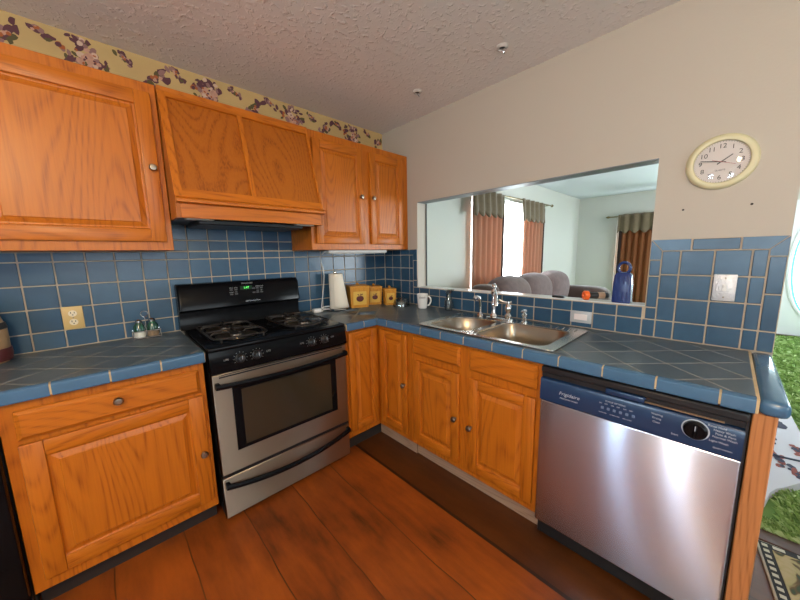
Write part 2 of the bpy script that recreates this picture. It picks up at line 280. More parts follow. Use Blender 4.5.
# ------------------------------------------------------------------ object helpers
ROOT = {}
def props(o, label=None, cat=None, group=None, kind=None):
    if label: o['label'] = label
    if cat: o['category'] = cat
    if group: o['group'] = group
    if kind: o['kind'] = kind
    return o
def thing(name, label, cat, loc=(0, 0, 0), rz=0.0, group=None):
    o = bpy.data.objects.new(name, None); COL.objects.link(o); o.location = loc; o.rotation_euler = (0, 0, rz)
    o.empty_display_size = 0.05
    props(o, label, cat, group); ROOT[o.name] = Vector(loc); return o
class MB:
    def __init__(s): s.bm = bmesh.new()
    def _fin(s, faces, mat):
        for f in faces: f.material_index = mat
    def box(s, x0, x1, y0, y1, z0, z1, mat=0, bevel=0.0, seg=1):
        x0, x1 = min(x0, x1), max(x0, x1); y0, y1 = min(y0, y1), max(y0, y1); z0, z1 = min(z0, z1), max(z0, z1)
        v = [s.bm.verts.new((x, y, z)) for z in (z0, z1) for y in (y0, y1) for x in (x0, x1)]
        fs = [s.bm.faces.new([v[i] for i in q]) for q in ((0, 2, 3, 1), (4, 5, 7, 6), (0, 1, 5, 4), (2, 6, 7, 3), (0, 4, 6, 2), (1, 3, 7, 5))]
        s._fin(fs, mat)
        if bevel > 0:
            bevel = min(bevel, 0.45 * min(x1 - x0, y1 - y0, z1 - z0))
            es = list({e for f in fs for e in f.edges})
            r = bmesh.ops.bevel(s.bm, geom=es, offset=bevel, segments=seg, affect='EDGES', profile=0.5)
            s._fin(r['faces'], mat)
        return s
    def prism(s, pts, f, d0, d1, mat=0):
        """polygon pts (a, b) swept from d0 to d1; f(a, b, d) gives a point"""
        n = len(pts); A = [s.bm.verts.new(f(a, b, d0)) for a, b in pts]; B = [s.bm.verts.new(f(a, b, d1)) for a, b in pts]
        fs = [s.bm.faces.new(A), s.bm.faces.new(B[::-1])] + [s.bm.faces.new((A[i], B[i], B[(i + 1) % n], A[(i + 1) % n])) for i in range(n)]
        s._fin(fs, mat); return s
    def lathe(s, prof, c, axis=(0, 0, 1), seg=24, mat=0, up=None):
        ax = Vector(axis).normalized(); q = ax.to_track_quat('Z', 'Y'); c = Vector(c); rings = []
        for r, h in prof:
            if r < 1e-6: rings.append([s.bm.verts.new(c + q @ Vector((0, 0, h)))])
            else: rings.append([s.bm.verts.new(c + q @ Vector((r * math.cos(2 * PI * k / seg), r * math.sin(2 * PI * k / seg), h))) for k in range(seg)])
        fs = []
        for a, b in zip(rings, rings[1:]):
            for k in range(seg):
                k2 = (k + 1) % seg
                if len(a) == 1 and len(b) == 1: break
                if len(a) == 1: fs.append(s.bm.faces.new((a[0], b[k], b[k2])))
                elif len(b) == 1: fs.append(s.bm.faces.new((a[k], a[k2], b[0])))
                else: fs.append(s.bm.faces.new((a[k], a[k2], b[k2], b[k])))
        s._fin(fs, mat); return s
    def cyl(s, c, r, h, axis=(0, 0, 1), seg=20, mat=0): return s.lathe([(0, 0), (r, 0), (r, h), (0, h)], c, axis, seg, mat)
    def tube(s, pts, r, seg=8, mat=0, closed=False):
        pts = [Vector(p) for p in pts]; n = len(pts); rings = []; rs = r if isinstance(r, (list, tuple)) else [r] * n
        t0 = (pts[1] - pts[0]).normalized(); nrm = t0.orthogonal().normalized()
        for i, p in enumerate(pts):
            a = pts[i - 1] if (i > 0 or closed) else p; b = pts[(i + 1) % n] if (i < n - 1 or closed) else p
            t = (b - a).normalized(); nrm = (nrm - t * nrm.dot(t)).normalized(); bn = t.cross(nrm)
            rings.append([s.bm.verts.new(p + (nrm * math.cos(2 * PI * k / seg) + bn * math.sin(2 * PI * k / seg)) * rs[i]) for k in range(seg)])
        fs = []
        for i in range(n if closed else n - 1):
            a, b = rings[i], rings[(i + 1) % n]
            for k in range(seg): fs.append(s.bm.faces.new((a[k], a[(k + 1) % seg], b[(k + 1) % seg], b[k])))
        if not closed: fs += [s.bm.faces.new(rings[0]), s.bm.faces.new(rings[-1][::-1])]
        s._fin(fs, mat); return s
    def face(s, pts, mat=0):
        f = s.bm.faces.new([s.bm.verts.new(p) for p in pts]); f.material_index = mat; return s
    def loft(s, rings, mat=0, cap0=False, cap1=False):
        R = [[s.bm.verts.new(p) for p in r] for r in rings]; n = len(R[0]); fs = []
        for a, b in zip(R, R[1:]):
            for k in range(n): fs.append(s.bm.faces.new((a[k], a[(k + 1) % n], b[(k + 1) % n], b[k])))
        if cap0: fs.append(s.bm.faces.new(R[0]))
        if cap1: fs.append(s.bm.faces.new(R[-1][::-1]))
        s._fin(fs, mat); return s
    def ellipsoid(s, c, size, e1=1.0, e2=1.0, nu=24, nv=14, mat=0, rot=None):
        sg = lambda v, e: math.copysign(abs(v) ** e, v); rings = []
        for j in range(nv + 1):
            ph = -PI / 2 + PI * j / nv; row = []
            for i in range(nu):
                th = 2 * PI * i / nu
                p = Vector((size[0] * sg(math.cos(ph), e1) * sg(math.cos(th), e2), size[1] * sg(math.cos(ph), e1) * sg(math.sin(th), e2), size[2] * sg(math.sin(ph), e1)))
                if rot: p = rot @ p
                row.append(p + Vector(c))
            rings.append(row)
        return s.loft(rings, mat)
    def build(s, name, mats, parent=None, local=False, smooth=True, loc=None, recalc=True):
        mats = mats if isinstance(mats, (list, tuple)) else [mats]
        bmesh.ops.remove_doubles(s.bm, verts=s.bm.verts, dist=1e-6)
        if recalc: bmesh.ops.recalc_face_normals(s.bm, faces=s.bm.faces)
        base = Vector((0, 0, 0))
        if not local:
            if parent is not None: base = ROOT[parent.name]
            elif loc is not None: base = Vector(loc)
            if base.length: bmesh.ops.translate(s.bm, verts=s.bm.verts, vec=-base)
        for f in s.bm.faces: f.smooth = smooth
        if smooth:
            for e in s.bm.edges:
                if len(e.link_faces) == 2 and e.calc_face_angle(0) > 0.62: e.smooth = False
        me = bpy.data.meshes.new(name); s.bm.to_mesh(me); s.bm.free()
        for m in mats: me.materials.append(m)
        o = bpy.data.objects.new(name, me); COL.objects.link(o)
        if parent is not None: o.parent = parent; ROOT[o.name] = ROOT[parent.name]
        elif loc is not None: o.location = loc; ROOT[o.name] = Vector(loc)
        else: ROOT[o.name] = Vector((0, 0, 0))
        return o
def structure(mb, name, mats, **k): return props(mb.build(name, mats, **k), kind='structure')
_fc = [0]
def text_mesh(txt, size, f, name, mat, parent, spacing=1.0, thick=0.0004, italic=0.0, align='CENTER'):
    """lettering as a mesh; f(a, b, d) places a point of the writing plane"""
    cu = bpy.data.curves.new('lettering', 'FONT'); cu.body = txt; cu.size = size; cu.align_x = align; cu.align_y = 'CENTER'; cu.extrude = thick; cu.space_character = spacing; cu.shear = italic
    cu.resolution_u = 3
    o = bpy.data.objects.new('lettering', cu); COL.objects.link(o)
    me = bpy.data.meshes.new_from_object(o.evaluated_get(bpy.context.evaluated_depsgraph_get()))
    bpy.data.objects.remove(o); bpy.data.curves.remove(cu)
    base = ROOT[parent.name]
    for v in me.vertices: v.co = Vector(f(v.co.x, v.co.y, v.co.z + thick)) - base
    me.materials.clear(); me.materials.append(mat)
    o = bpy.data.objects.new(name, me); COL.objects.link(o); o.parent = parent; ROOT[o.name] = base
    return o
def join_text(items, name, mat, parent):
    """each short string its own printed mesh"""
    for txt, size, f in items: text_mesh(txt, size, f, name, mat, parent, thick=0.0003)
# a frame on a wall: FY faces the camera from the stove wall (u = x), FX from the sink wall (u = y)
def FY(y): return lambda u, w, d: (u, y - d, w)
def FX(x): return lambda u, w, d: (x - d, u, w)
def fbox(mb, f, u0, u1, w0, w1, d0, d1, mat=0, bevel=0.0, seg=1):
    a = f(u0, w0, d0); b = f(u1, w1, d1); return mb.box(a[0], b[0], a[1], b[1], a[2], b[2], mat, bevel, seg)

# ------------------------------------------------------------------ the setting
H = 2.442; XL, XR, YF = -3.6, 5.5, -4.6; WT = 0.105; YE = -2.457
mb = MB(); mb.box(XL, 0.13, YF, 0, -0.06, 0); structure(mb, 'floor', FLOOR)
mb = MB(); mb.box(0.13, XR, YF, 0, -0.06, 0); structure(mb, 'floor', SHAG2)
mb = MB(); mb.box(XL - 0.1, WT / 2, YF - 0.1, 0.1, H, H + 0.08); structure(mb, 'ceiling', CEIL)
mb = MB(); mb.box(WT / 2, XR + 0.1, YF - 0.1, 0.1, H, H + 0.08); structure(mb, 'ceiling', CEILWHITE)
def holed_wall(f, u0, u1, holes, d0, d1, name, mats):
    """wall in plane f with rectangular holes (u0, u1, w0, w1)"""
    us = sorted({u0, u1, *[h[0] for h in holes], *[h[1] for h in holes]}); ws = sorted({0.0, H, *[h[2] for h in holes], *[h[3] for h in holes]})
    bm = MB(); cell = lambda i, j: 0 <= i < len(us) - 1 and 0 <= j < len(ws) - 1 and not any(h[0] - 1e-6 < (us[i] + us[i + 1]) / 2 < h[1] + 1e-6 and h[2] - 1e-6 < (ws[j] + ws[j + 1]) / 2 < h[3] + 1e-6 for h in holes)
    for i in range(len(us) - 1):
        for j in range(len(ws) - 1):
            if not cell(i, j): continue
            a, b, c, d = us[i], us[i + 1], ws[j], ws[j + 1]
            bm.face([f(a, c, d0), f(b, c, d0), f(b, d, d0), f(a, d, d0)], 0); bm.face([f(a, c, d1), f(b, c, d1), f(b, d, d1), f(a, d, d1)], 1 if len(mats) > 1 else 0)
            for (ii, jj, q) in ((i - 1, j, (a, c, a, d)), (i + 1, j, (b, c, b, d)), (i, j - 1, (a, c, b, c)), (i, j + 1, (a, d, b, d))):
                if not cell(ii, jj): bm.face([f(q[0], q[1], d0), f(q[2], q[3], d0), f(q[2], q[3], d1), f(q[0], q[1], d1)], 0)
    return structure(bm, name, mats)
WIN1 = (1.45, 3.46, 0.74, 2.06); WIN2 = (-1.80, -0.70, 0.55, 1.95)
holed_wall(FY(0.0), XL, XR, [WIN1], 0, -0.14, 'wall_back', [PALE])
OP = (-2.020, -0.432, 1.066, 1.787)
holed_wall(FX(0.0), YE, 0, [OP], 0, -WT, 'wall_right', [PAINT, PALE])
DOOR = (-3.70, -2.74, 0.0, 2.05)
holed_wall(FX(XR), YF, 0, [WIN2, DOOR], 0, -0.14, 'wall_far', [PALE])
KW = (-1.88, -1.50, 0.95, 2.05); KD = (-3.10, -2.30, 0.0, 2.05)
holed_wall(FX(XL), YF, 0, [KW, KD], 0, 0.14, 'wall_left', [COOLPAINT])
LW = (2.0, 4.4, 0.75, 2.1); BW = (-2.45, -0.65, 0.90, 2.10)  # unseen windows, added for the two fill lights
holed_wall(FY(YF), XL, XR, [LW, BW], 0, 0.14, 'wall_front', [COOLPAINT, PALE])
# glossy lining under the lintel and a dark strip as the gap's shadow at the opening's back edge, painted sill board
mb = MB(); mb.box(0.001, WT - 0.001, OP[0] + 0.001, OP[1] - 0.001, OP[3] - 0.004, OP[3] - 0.0002); structure(mb, 'trim_1', GREYGLOSS)
mb = MB(); mb.box(0.016, WT + 0.012, OP[0] + 0.001, OP[1] - 0.001, OP[2] - 0.004, OP[2] + 0.004, bevel=0.002); structure(mb, 'trim_2', WHITEPAINT)
mb = MB(); mb.box(0.085, 0.175, YF + 0.01, YE - 0.003, -0.001, 0.014, bevel=0.006); structure(mb, 'trim_3', BARK)
mb = MB(); mb.box(XR - 0.03, XR + 0.10, DOOR[0] + .002, DOOR[1] - .002, 0.001, 0.022, bevel=0.005); structure(mb, 'trim_4', BARK)
mb = MB(); mb.box(XR - 0.016, XR, DOOR[1] + 0.06, -0.01, 0, 0.10, bevel=0.004); structure(mb, 'baseboard_far', WHITEPAINT)
mb = MB(); mb.box(WT, WT + 0.004, OP[1] - 0.014, OP[1] + 0.004, OP[2] + 0.005, OP[3] - 0.005); structure(mb, 'trim_6', P('gap_shadow', (0.10, 0.11, 0.11), 0.6))  # dark strip standing in for the shadow of the gap
def window(name, f, r, sgn):
    u0, u1, w0, w1 = r; e = 0.001; d0, d1 = 0.05 * sgn, 0.10 * sgn
    m = MB(); t = 0.05
    fbox(m, f, u0 + e, u0 + t, w0 + e, w1 - e, d0, d1); fbox(m, f, u1 - t, u1 - e, w0 + e, w1 - e, d0, d1)
    fbox(m, f, u0 + t, u1 - t, w0 + e, w0 + t, d0, d1); fbox(m, f, u0 + t, u1 - t, w1 - t, w1 - e, d0, d1)
    c = (w0 + w1) / 2; fbox(m, f, u0 + t, u1 - t, c - 0.02, c + 0.02, d0, d1)
    if u1 - u0 > 1.5: k = (u0 + u1) / 2; fbox(m, f, k - 0.03, k + 0.03, w0 + t, c - 0.02, d0, d1); fbox(m, f, k - 0.03, k + 0.03, c + 0.02, w1 - t, d0, d1)
    o = structure(m, name, WHITEPAINT)
    g = MB(); fbox(g, f, u0 + t, u1 - t, w0 + t, w1 - t, (d0 + d1) / 2 - 0.002, (d0 + d1) / 2 + 0.002); g.build('pane', PANE, o)
window('window_1', FY(0), WIN1, -1); window('window_2', FX(XR), WIN2, -1)
window('window_3', FX(XL), KW, 1); window('added_window_4', FY(YF), LW, 1); window('added_window_5', FY(YF), BW, 1)
# far front door with an oval light, and the kitchen's half-glazed door
def oval_door():
    u0, u1, w0, w1 = DOOR[0] + 0.003, DOOR[1] - 0.003, 0.024, DOOR[3] - 0.003; cy, cz, a, b = -3.225, 1.10, 0.285, 0.80; n = 48
    f = FX(XR); m = MB(); g = MB(); r = MB()
    el = lambda k, s: (cy + (a + s) * math.cos(2 * PI * k / n), cz + (b + s) * math.sin(2 * PI * k / n))
    def edge(k):
        c, s_ = math.cos(2 * PI * k / n), math.sin(2 * PI * k / n); hu, hw = (u1 - u0) / 2, (w1 - w0) / 2; mu, mw = (u0 + u1) / 2, (w0 + w1) / 2
        t = min(hu / abs(c) if abs(c) > 1e-6 else 9, hw / abs(s_) if abs(s_) > 1e-6 else 9); return mu + t * c, mw + t * s_
    for d0, d1 in ((-0.03, -0.07),):
        rings = [[f(*edge(k), d0) for k in range(n)], [f(*el(k, 0.0), d0) for k in range(n)], [f(*el(k, 0.0), d1) for k in range(n)], [f(*edge(k), d1) for k in range(n)], [f(*edge(k), d0) for k in range(n)]]
        m.loft(rings)
    o = structure(m, 'door_1', WHITEPAINT)
    r.loft([[f(*el(k, s), d) for k in range(n)] for s, d in ((0.03, -0.03), (0.028, -0.016), (0.0, -0.014), (-0.012, -0.028), (-0.012, -0.04))]); r.build('oval_moulding', WHITEPAINT, o)
    g.prism([el(k, -0.001) for k in range(n)], f, -0.046, -0.052); g.build('pane', PANE, o)
    t = MB(); t.loft([[f(*el(k, s), d) for k in range(n)] for s, d in ((-0.002, -0.044), (-0.035, -0.044), (-0.035, -0.0455), (-0.002, -0.0455), (-0.002, -0.044))]); t.build('bevelled_border', TEALGLASS, o)
    h = MB(); h.lathe([(0, 0), (0.025, 0), (0.012, 0.012), (0.012, 0.03), (0.028, 0.045), (0.02, 0.065), (0, 0.068)], f(-3.62, 1.0, -0.03), (-1, 0, 0)); h.build('door_knob', BRASS, o)
oval_door()
def kitchen_door():
    u0, u1, w0, w1 = KD[0] + 0.003, KD[1] - 0.003, 0.01, KD[3] - 0.003; f = FX(XL); m = MB()
    e = 0.26; fbox(m, f, u0, u0 + e, w0, w1, 0.03, 0.07); fbox(m, f, u1 - e, u1, w0, w1, 0.03, 0.07); fbox(m, f, u0 + e, u1 - e, w0, 0.55, 0.03, 0.07); fbox(m, f, u0 + e, u1 - e, w1 - 0.1, w1, 0.03, 0.07)
    o = structure(m, 'door_2', WHITEPAINT); g = MB(); fbox(g, f, u0 + e, u1 - e, 0.55, w1 - 0.1, 0.048, 0.052); g.build('pane', PANE, o)
kitchen_door()
t = thing('ceiling_light', 'round flush ceiling lamp over the kitchen floor', 'lamp', (-2.60, -2.75, H))
m = MB(); m.lathe([(0, 0), (0.20, 0), (0.20, -0.025), (0.19, -0.03), (0.19, -0.012), (0, -0.012)], (-2.60, -2.75, H), seg=32); m.build('lamp_pan', BRASS, t)

# ------------------------------------------------------------------ wallpaper border with rose sprays
def wallpaper():
    m = MB(); y = -0.0012
    m.box(-2.75, -0.0005, y, 0, 1.60, H - 0.0005, 0)
    rnd = random.Random(3)
    def blob(cx, cz, r, mat, k, elong=1.0, ang=None):
        n = 9; a0 = rnd.uniform(0, PI) if ang is None else ang; pts = []
        for i in range(n):
            a = 2 * PI * i / n; rr = r * rnd.uniform(0.72, 1.15); px, pz = rr * math.cos(a) * elong, rr * math.sin(a)
            pts.append((cx + px * math.cos(a0) - pz * math.sin(a0), cz + px * math.sin(a0) + pz * math.cos(a0)))
        if max(q[0] for q in pts) > -0.003 or max(q[1] for q in pts) > H - 0.004: return
        m.face([(a, y - 0.0003 - 0.00004 * k, b) for a, b in pts], mat)
    def bouquet(cx, cz, s):
        for i in range(46):
            a = rnd.uniform(0, 2 * PI); d = s * rnd.uniform(0.40, 1.12) ** 1.0; blob(cx + d * math.cos(a) * 0.78, cz + d * math.sin(a), s * rnd.uniform(.07, .15), (1, 1, 4, 5)[i % 4], i % 30, 1.8)
        for i in range(22):
            a = rnd.uniform(0, 2 * PI); d = s * rnd.uniform(0, 0.46); blob(cx + d * math.cos(a), cz - 0.12 * s + d * math.sin(a), s * rnd.uniform(.09, .17), (2, 2, 2, 5, 6)[i % 5], 31 + i, 1.3)
        for i in range(10): blob(cx + rnd.uniform(-.35, .35) * s, cz - .1 * s + rnd.uniform(-.4, .35) * s, s * 0.05, (1, 3)[i % 2], 54 + i, 1.5)
        for i in range(6): blob(cx - s * 0.82 + rnd.uniform(-.14, .14) * s, cz + s * 0.1 + rnd.uniform(-.14, .14) * s, s * 0.11, (3, 3, 1)[i % 3], 65 + i)
        for i in range(12): blob(cx + rnd.uniform(-.35, .4) * s, cz + s * rnd.uniform(.45, 1.15), s * rnd.uniform(.07, .13), (1, 5, 6)[i % 3], 71 + i, 1.3)
    def sprig(cx, cz, s, ang):
        for i in range(16):
            d = rnd.uniform(-1, 1) * s; e_ = rnd.gauss(0, .2) * s; blob(cx + d * math.cos(ang) - e_ * math.sin(ang), cz + d * math.sin(ang) + e_ * math.cos(ang), s * rnd.uniform(.14, .26), (1, 4, 1, 5)[i % 4], i, 1.6, ang + rnd.uniform(-.9, .9))
        for i in range(4): blob(cx + rnd.uniform(-.3, .3) * s, cz + rnd.uniform(-.2, .2) * s, s * 0.14, (2, 3)[i % 2], 17 + i)
    for i in range(6):
        x0 = -2.459 + i * 0.534
        bouquet(x0, 2.350, 0.098)
        sprig(x0 + 0.150, 2.400, 0.042, -0.7); sprig(x0 + 0.275, 2.350, 0.070, 0.9); sprig(x0 + 0.375, 2.408, 0.048, -0.6); sprig(x0 + 0.315, 2.27, 0.06, -0.2)
    return structure(m, 'trim_5', [WALLPAPER, PLUM, PINK, RUST, LEAF, P('mauve_petals', (0.26, 0.14, 0.14), 0.8), P('pale_rose_petals', (0.58, 0.42, 0.33), 0.8)], smooth=False, recalc=False)
wallpaper()

# ------------------------------------------------------------------ tiled backsplash
def tile_wall(f, name, slabs, rects, bounds=None):
    m = MB()
    for (u0, u1, w0, w1) in slabs: fbox(m, f, u0, u1, w0, w1, 0.0, 0.005, 1)
    g = 0.0030
    for (u0, u1, w0, w1) in rects:
        if u1 - u0 < 0.015 or w1 - w0 < 0.012: continue
        fbox(m, f, u0 + g, u1 - g, w0 + g, w1 - g, 0.004, 0.0095, 0, 0.0022)
    return m
ZC = 0.914
rows = [ZC + 0.002, 1.005, 1.119, 1.233, 1.347]
def grid(us, ws): return [(a, b, c, d) for a, b in zip(us, us[1:]) for c, d in zip(ws, ws[1:])]
ub = 1.394
us = [-2.75] + [-2.271 + 0.1125 * k for k in range(-4, 20)] + [-0.012]
us = [u for u in us if u <= -0.012]
m = tile_wall(FY(-0.0015), 'x', [(-2.75, -0.0105, ZC, ub)], grid(us, rows + [ub]))
us2 = [u for u in us if -1.72 < u < -0.92]; us2 = [-1.704] + [u for u in us2 if u > -1.69] + [-0.935]
m2 = tile_wall(FY(-0.0015), 'x', [(-1.704, -0.935, ub, 1.62)], grid(us2, [ub + 0.002, 1.461, 1.575, 1.62]))
m2.bm.to_mesh(me_ := bpy.data.meshes.new('tmp')); m2.bm.free(); m.bm.from_mesh(me_); bpy.data.meshes.remove(me_)
structure(m, 'wall_tile_back', [TILE, GROUT])
f0 = FX(-0.0005)
corner_us = [-0.386, -0.340, -0.229, -0.118, -0.012]
R_ = grid(corner_us, [ZC + 0.002, 1.005, 1.119, 1.233, 1.347])
R_ += [(-0.229, -0.118, 1.347, ub), (-0.340, -0.229, 1.347, ub), (-0.118, -0.012, 1.347, ub)]
R_ += [(-0.432, -0.386, a, b) for a, b in ((1.066, 1.125), (1.125, 1.30))]
led = [-2.013 + 0.111 * k for k in range(0, 15)]; led = [u for u in led if u < -0.40] + [-0.386]
R_ += grid(led, [ZC + 0.002, 1.005, 1.066])
pan = [-2.407, -2.361, -2.249, -2.136, -2.067]
R_ += grid(pan, [1.005, 1.117, 1.232, 1.347]) + [(a, b, ZC + 0.002, 1.005) for a, b in zip(pan, pan[1:])]
R_ += [(-2.067, -2.013, ZC + 0.002, 1.005), (-2.067, -2.022, 1.005, 1.066), (-2.067, -2.022, 1.066, 1.223), (-2.067, -2.022, 1.223, 1.303)]
R_ += [(YE, -2.407, ZC + 0.002, 1.005), (YE, -2.407, 1.005, 1.162), (YE, -2.407, 1.162, 1.319), (-2.325, -2.171, 1.347, 1.401)]
slabs = [(-0.432, -0.0105, ZC, ub), (-2.02, -0.432, ZC, 1.066), (YE, -2.02, ZC, 1.401)]
m = tile_wall(f0, 'x', slabs, R_)
def poly_tile(m, pts, f):
    cx = sum(p[0] for p in pts) / len(pts); cz = sum(p[1] for p in pts) / len(pts)
    q = [(a + (cx - a) * 0.06, b + (cz - b) * 0.06) for a, b in pts]; m.prism(q, f, 0.004, 0.0095, 0)
poly_tile(m, [(-2.171, 1.401), (-2.022, 1.401), (-2.067, 1.347), (-2.171, 1.347)], f0)
poly_tile(m, [(-2.022, 1.401), (-2.022, 1.303), (-2.067, 1.303), (-2.067, 1.347)], f0)
poly_tile(m, [(YE, 1.401), (-2.325, 1.401), (-2.325, 1.347), (-2.407, 1.347)], f0)
poly_tile(m, [(YE, 1.401), (-2.407, 1.347), (-2.407, 1.319), (YE, 1.319)], f0)
poly_tile(m, [(-0.432, 1.395), (-0.34, 1.395), (-0.34, 1.347), (-0.386, 1.347)], f0)
poly_tile(m, [(-0.432, 1.395), (-0.386, 1.347), (-0.386, 1.30), (-0.432, 1.30)], f0)
structure(m, 'wall_tile_sink', [TILE, GROUT])

# ------------------------------------------------------------------ counters
def clip(poly, x0, x1, y0, y1):
    for ax, lim, sg in ((0, x0, 1), (0, x1, -1), (1, y0, 1), (1, y1, -1)):
        out = []
        for i, p in enumerate(poly):
            q = poly[(i + 1) % len(poly)]; a = (p[ax] - lim) * sg; b = (q[ax] - lim) * sg
            if a >= 0: out.append(p)
            if a * b < 0: t = a / (a - b); out.append((p[0] + t * (q[0] - p[0]), p[1] + t * (q[1] - p[1])))
        poly = out
        if len(poly) < 3: return []
    return poly
def counter(rects, trims, root, zt=ZC):
    m = MB()
    for x0, x1, y0, y1 in rects: m.box(x0, x1, y0, y1, 0.870, zt - 0.0006, 1)
    s = 0.155; h = s / 2 ** 0.5; gap = 0.0036 * 2 ** 0.5
    for i in range(-40, 40):
        for j in range(-40, 40):
            cx, cy = (i + j) * h + 0.0, (i - j) * h - 0.41 + h   # diagonal grid
            if not (-2.9 < cx < 0.15 and -2.6 < cy < 0.15): continue
            d = h - gap; sq = [(cx - d, cy), (cx, cy - d), (cx + d, cy), (cx, cy + d)]
            for x0, x1, y0, y1 in rects:
                pl = clip(sq, x0, x1, y0, y1)
                if len(pl) >= 3:
                    ar = abs(sum(pl[k][0] * pl[(k + 1) % len(pl)][1] - pl[(k + 1) % len(pl)][0] * pl[k][1] for k in range(len(pl)))) / 2
                    if ar > 3e-5: m.prism(pl, lambda a, b, d: (a, b, d), zt - 0.004, zt, 0)
    return m.build('tile_top', [TILETOP, COUNTERGROUT], root)
def edge_trim(m, f, joints, z0=0.868, z1=ZC + 0.002, depth=0.028):
    """bullnose tiles along a front edge; f(u, w, d): u along the edge, d outward from the edge line"""
    pr = [(-depth, z1 - 0.007), (-depth, z1 - 0.001), (-0.012, z1), (-0.005, z1 - 0.002), (-0.001, z1 - 0.006), (0, z1 - 0.012), (0, z0 + 0.004), (-0.003, z0), (-0.012, z0), (-0.012, z1 - 0.009)]
    for a, b in zip(joints, joints[1:]):
        lo, hi = min(a, b) + 0.0028, max(a, b) - 0.0028
        m.prism(pr, lambda d, w, u: f(u, w, d), lo, hi, 0)
    lo, hi = min(joints), max(joints)
    pg = [(-depth, z1 - 0.007), (-depth, z1 - 0.0025), (-0.012, z1 - 0.0018), (-0.006, z1 - 0.004), (-0.002, z1 - 0.008), (-0.002, z0 + 0.006), (-0.012, z0 + 0.003), (-0.012, z1 - 0.009)]
    m.prism(pg, lambda d, w, u: f(u, w, d), lo + 0.0005, hi - 0.0005, 1)
XS = -0.645; YS = -0.645
t = thing('countertop', 'slate blue tiled countertop between the range and the black-fronted unit', 'countertop', (-2.2, -0.3, 0.868))
counter([(-2.75, -1.684, YS + 0.027, -0.002)], None, t)
m = MB(); edge_trim(m, lambda u, w, d: (u, YS - d, w), [-2.75, -2.655, -2.494, -2.333, -2.172, -2.012, -1.850, -1.684]); m.build('edge_tile', [TRIM, GROUTTAN], t)
t = thing('countertop', 'slate blue tiled L-shaped countertop that holds the sink', 'countertop', (-0.3, -1.2, 0.868))
SK = (-0.585, -0.115, -1.785, -1.005)   # sink cut-out
YC = -2.392
counter([(-0.897, XS + 0.027, YS + 0.027, -0.002), (XS + 0.027, -0.011, -1.005, -0.002), (XS + 0.027, SK[0], SK[2], SK[3]), (SK[1], -0.011, SK[2], SK[3]), (XS + 0.027, -0.011, YC + 0.004, SK[2])], None, t)
m = MB()
edge_trim(m, lambda u, w, d: (u, YS - d, w), [-0.897, -0.757, -0.648]); 
edge_trim(m, lambda u, w, d: (XS - d, u, w), [-2.392, -2.315, -2.159, -1.999, -1.839, -1.684, -1.530, -1.361, -1.205, -1.050, -0.895, -0.742, -0.648])
# the corner piece and the border tile with its rounded end
m.box(XS, XS + 0.028, YS - 0.0, YS + 0.028, 0.868, ZC + 0.001, 0, 0.003)
m.box(XS, -0.0005 - 0.011, YE + 0.001, YC - 0.003, 0.868, ZC + 0.002, 0, 0.017, 4)
m.box(XS + 0.004, -0.012, YC - 0.004, YC + 0.004, 0.870, ZC - 0.0005, 1)
m.build('edge_tile', [TRIM, GROUTTAN], t)

# ------------------------------------------------------------------ cabinetry
def knob(f, u, w, d, parent, r=0.0165):
    a = Vector(f(u, w, d)); ax = Vector(f(u, w, d + 1)) - a; m = MB()
    m.lathe([(0, 0), (0.009, 0), (0.006, 0.006), (0.006, 0.012), (r, 0.018), (r, 0.022), (r * 0.75, 0.029), (0, 0.031)], a, ax, 18); return m.build('knob', PEWTER, parent)
def door(f, u0, u1, w0, w1, root, horiz, kn=None, st=0.055, t=0.020, vert=None):
    vert = vert or OAKZ; m = MB(); u0, u1 = min(u0, u1), max(u0, u1); b = 0.005
    fbox(m, f, u0, u0 + st, w0, w1, 0.001, t, 0, b, 2); fbox(m, f, u1 - st, u1, w0, w1, 0.001, t, 0, b, 2)
    fbox(m, f, u0 + st - 0.001, u1 - st + 0.001, w0, w0 + st, 0.001, t, 1, b, 2); fbox(m, f, u0 + st - 0.001, u1 - st + 0.001, w1 - st, w1, 0.001, t, 1, b, 2)
    o = m.build('door', [vert, horiz], root)
    p = MB(); a0, a1, c0, c1 = u0 + st - 0.001, u1 - st + 0.001, w0 + st - 0.001, w1 - st + 0.001
    def ring(i, d): return [f(a0 + i, c0 + i, d), f(a1 - i, c0 + i, d), f(a1 - i, c1 - i, d), f(a0 + i, c1 - i, d)]
    iw = min(0.030, (a1 - a0) * 0.2)
    p.loft([ring(0, 0.012), ring(0.005, 0.009), ring(0.010, 0.0085), ring(iw, 0.0155), ring(iw + 0.003, 0.0185)], 0); p.face(ring(iw + 0.003, 0.0185), 0)
    p.build('raised_panel', vert, o, smooth=False)
    if kn: knob(f, kn[0], kn[1], t, o)
    return o
def drawer(f, u0, u1, w0, w1, root, horiz, kn=None, name='drawer', t=0.020):
    m = MB(); fbox(m, f, u0, u1, w0, w1, 0.001, 0.012, 0, 0.003)
    p = [(u0 + 0.004, w0 + 0.004), (u1 - 0.004, w0 + 0.004), (u1 - 0.004, w1 - 0.004), (u0 + 0.004, w1 - 0.004)]
    q = [(u0 + 0.014, w0 + 0.014), (u1 - 0.014, w0 + 0.014), (u1 - 0.014, w1 - 0.014), (u0 + 0.014, w1 - 0.014)]
    m.loft([[f(a, b, 0.0118) for a, b in p], [f(a, b, t) for a, b in q]], 0, False, True)
    o = m.build(name, horiz, root, smooth=False)
    if kn: knob(f, kn[0], kn[1], t, o)
    return o
UB, UT = 1.395, 2.176
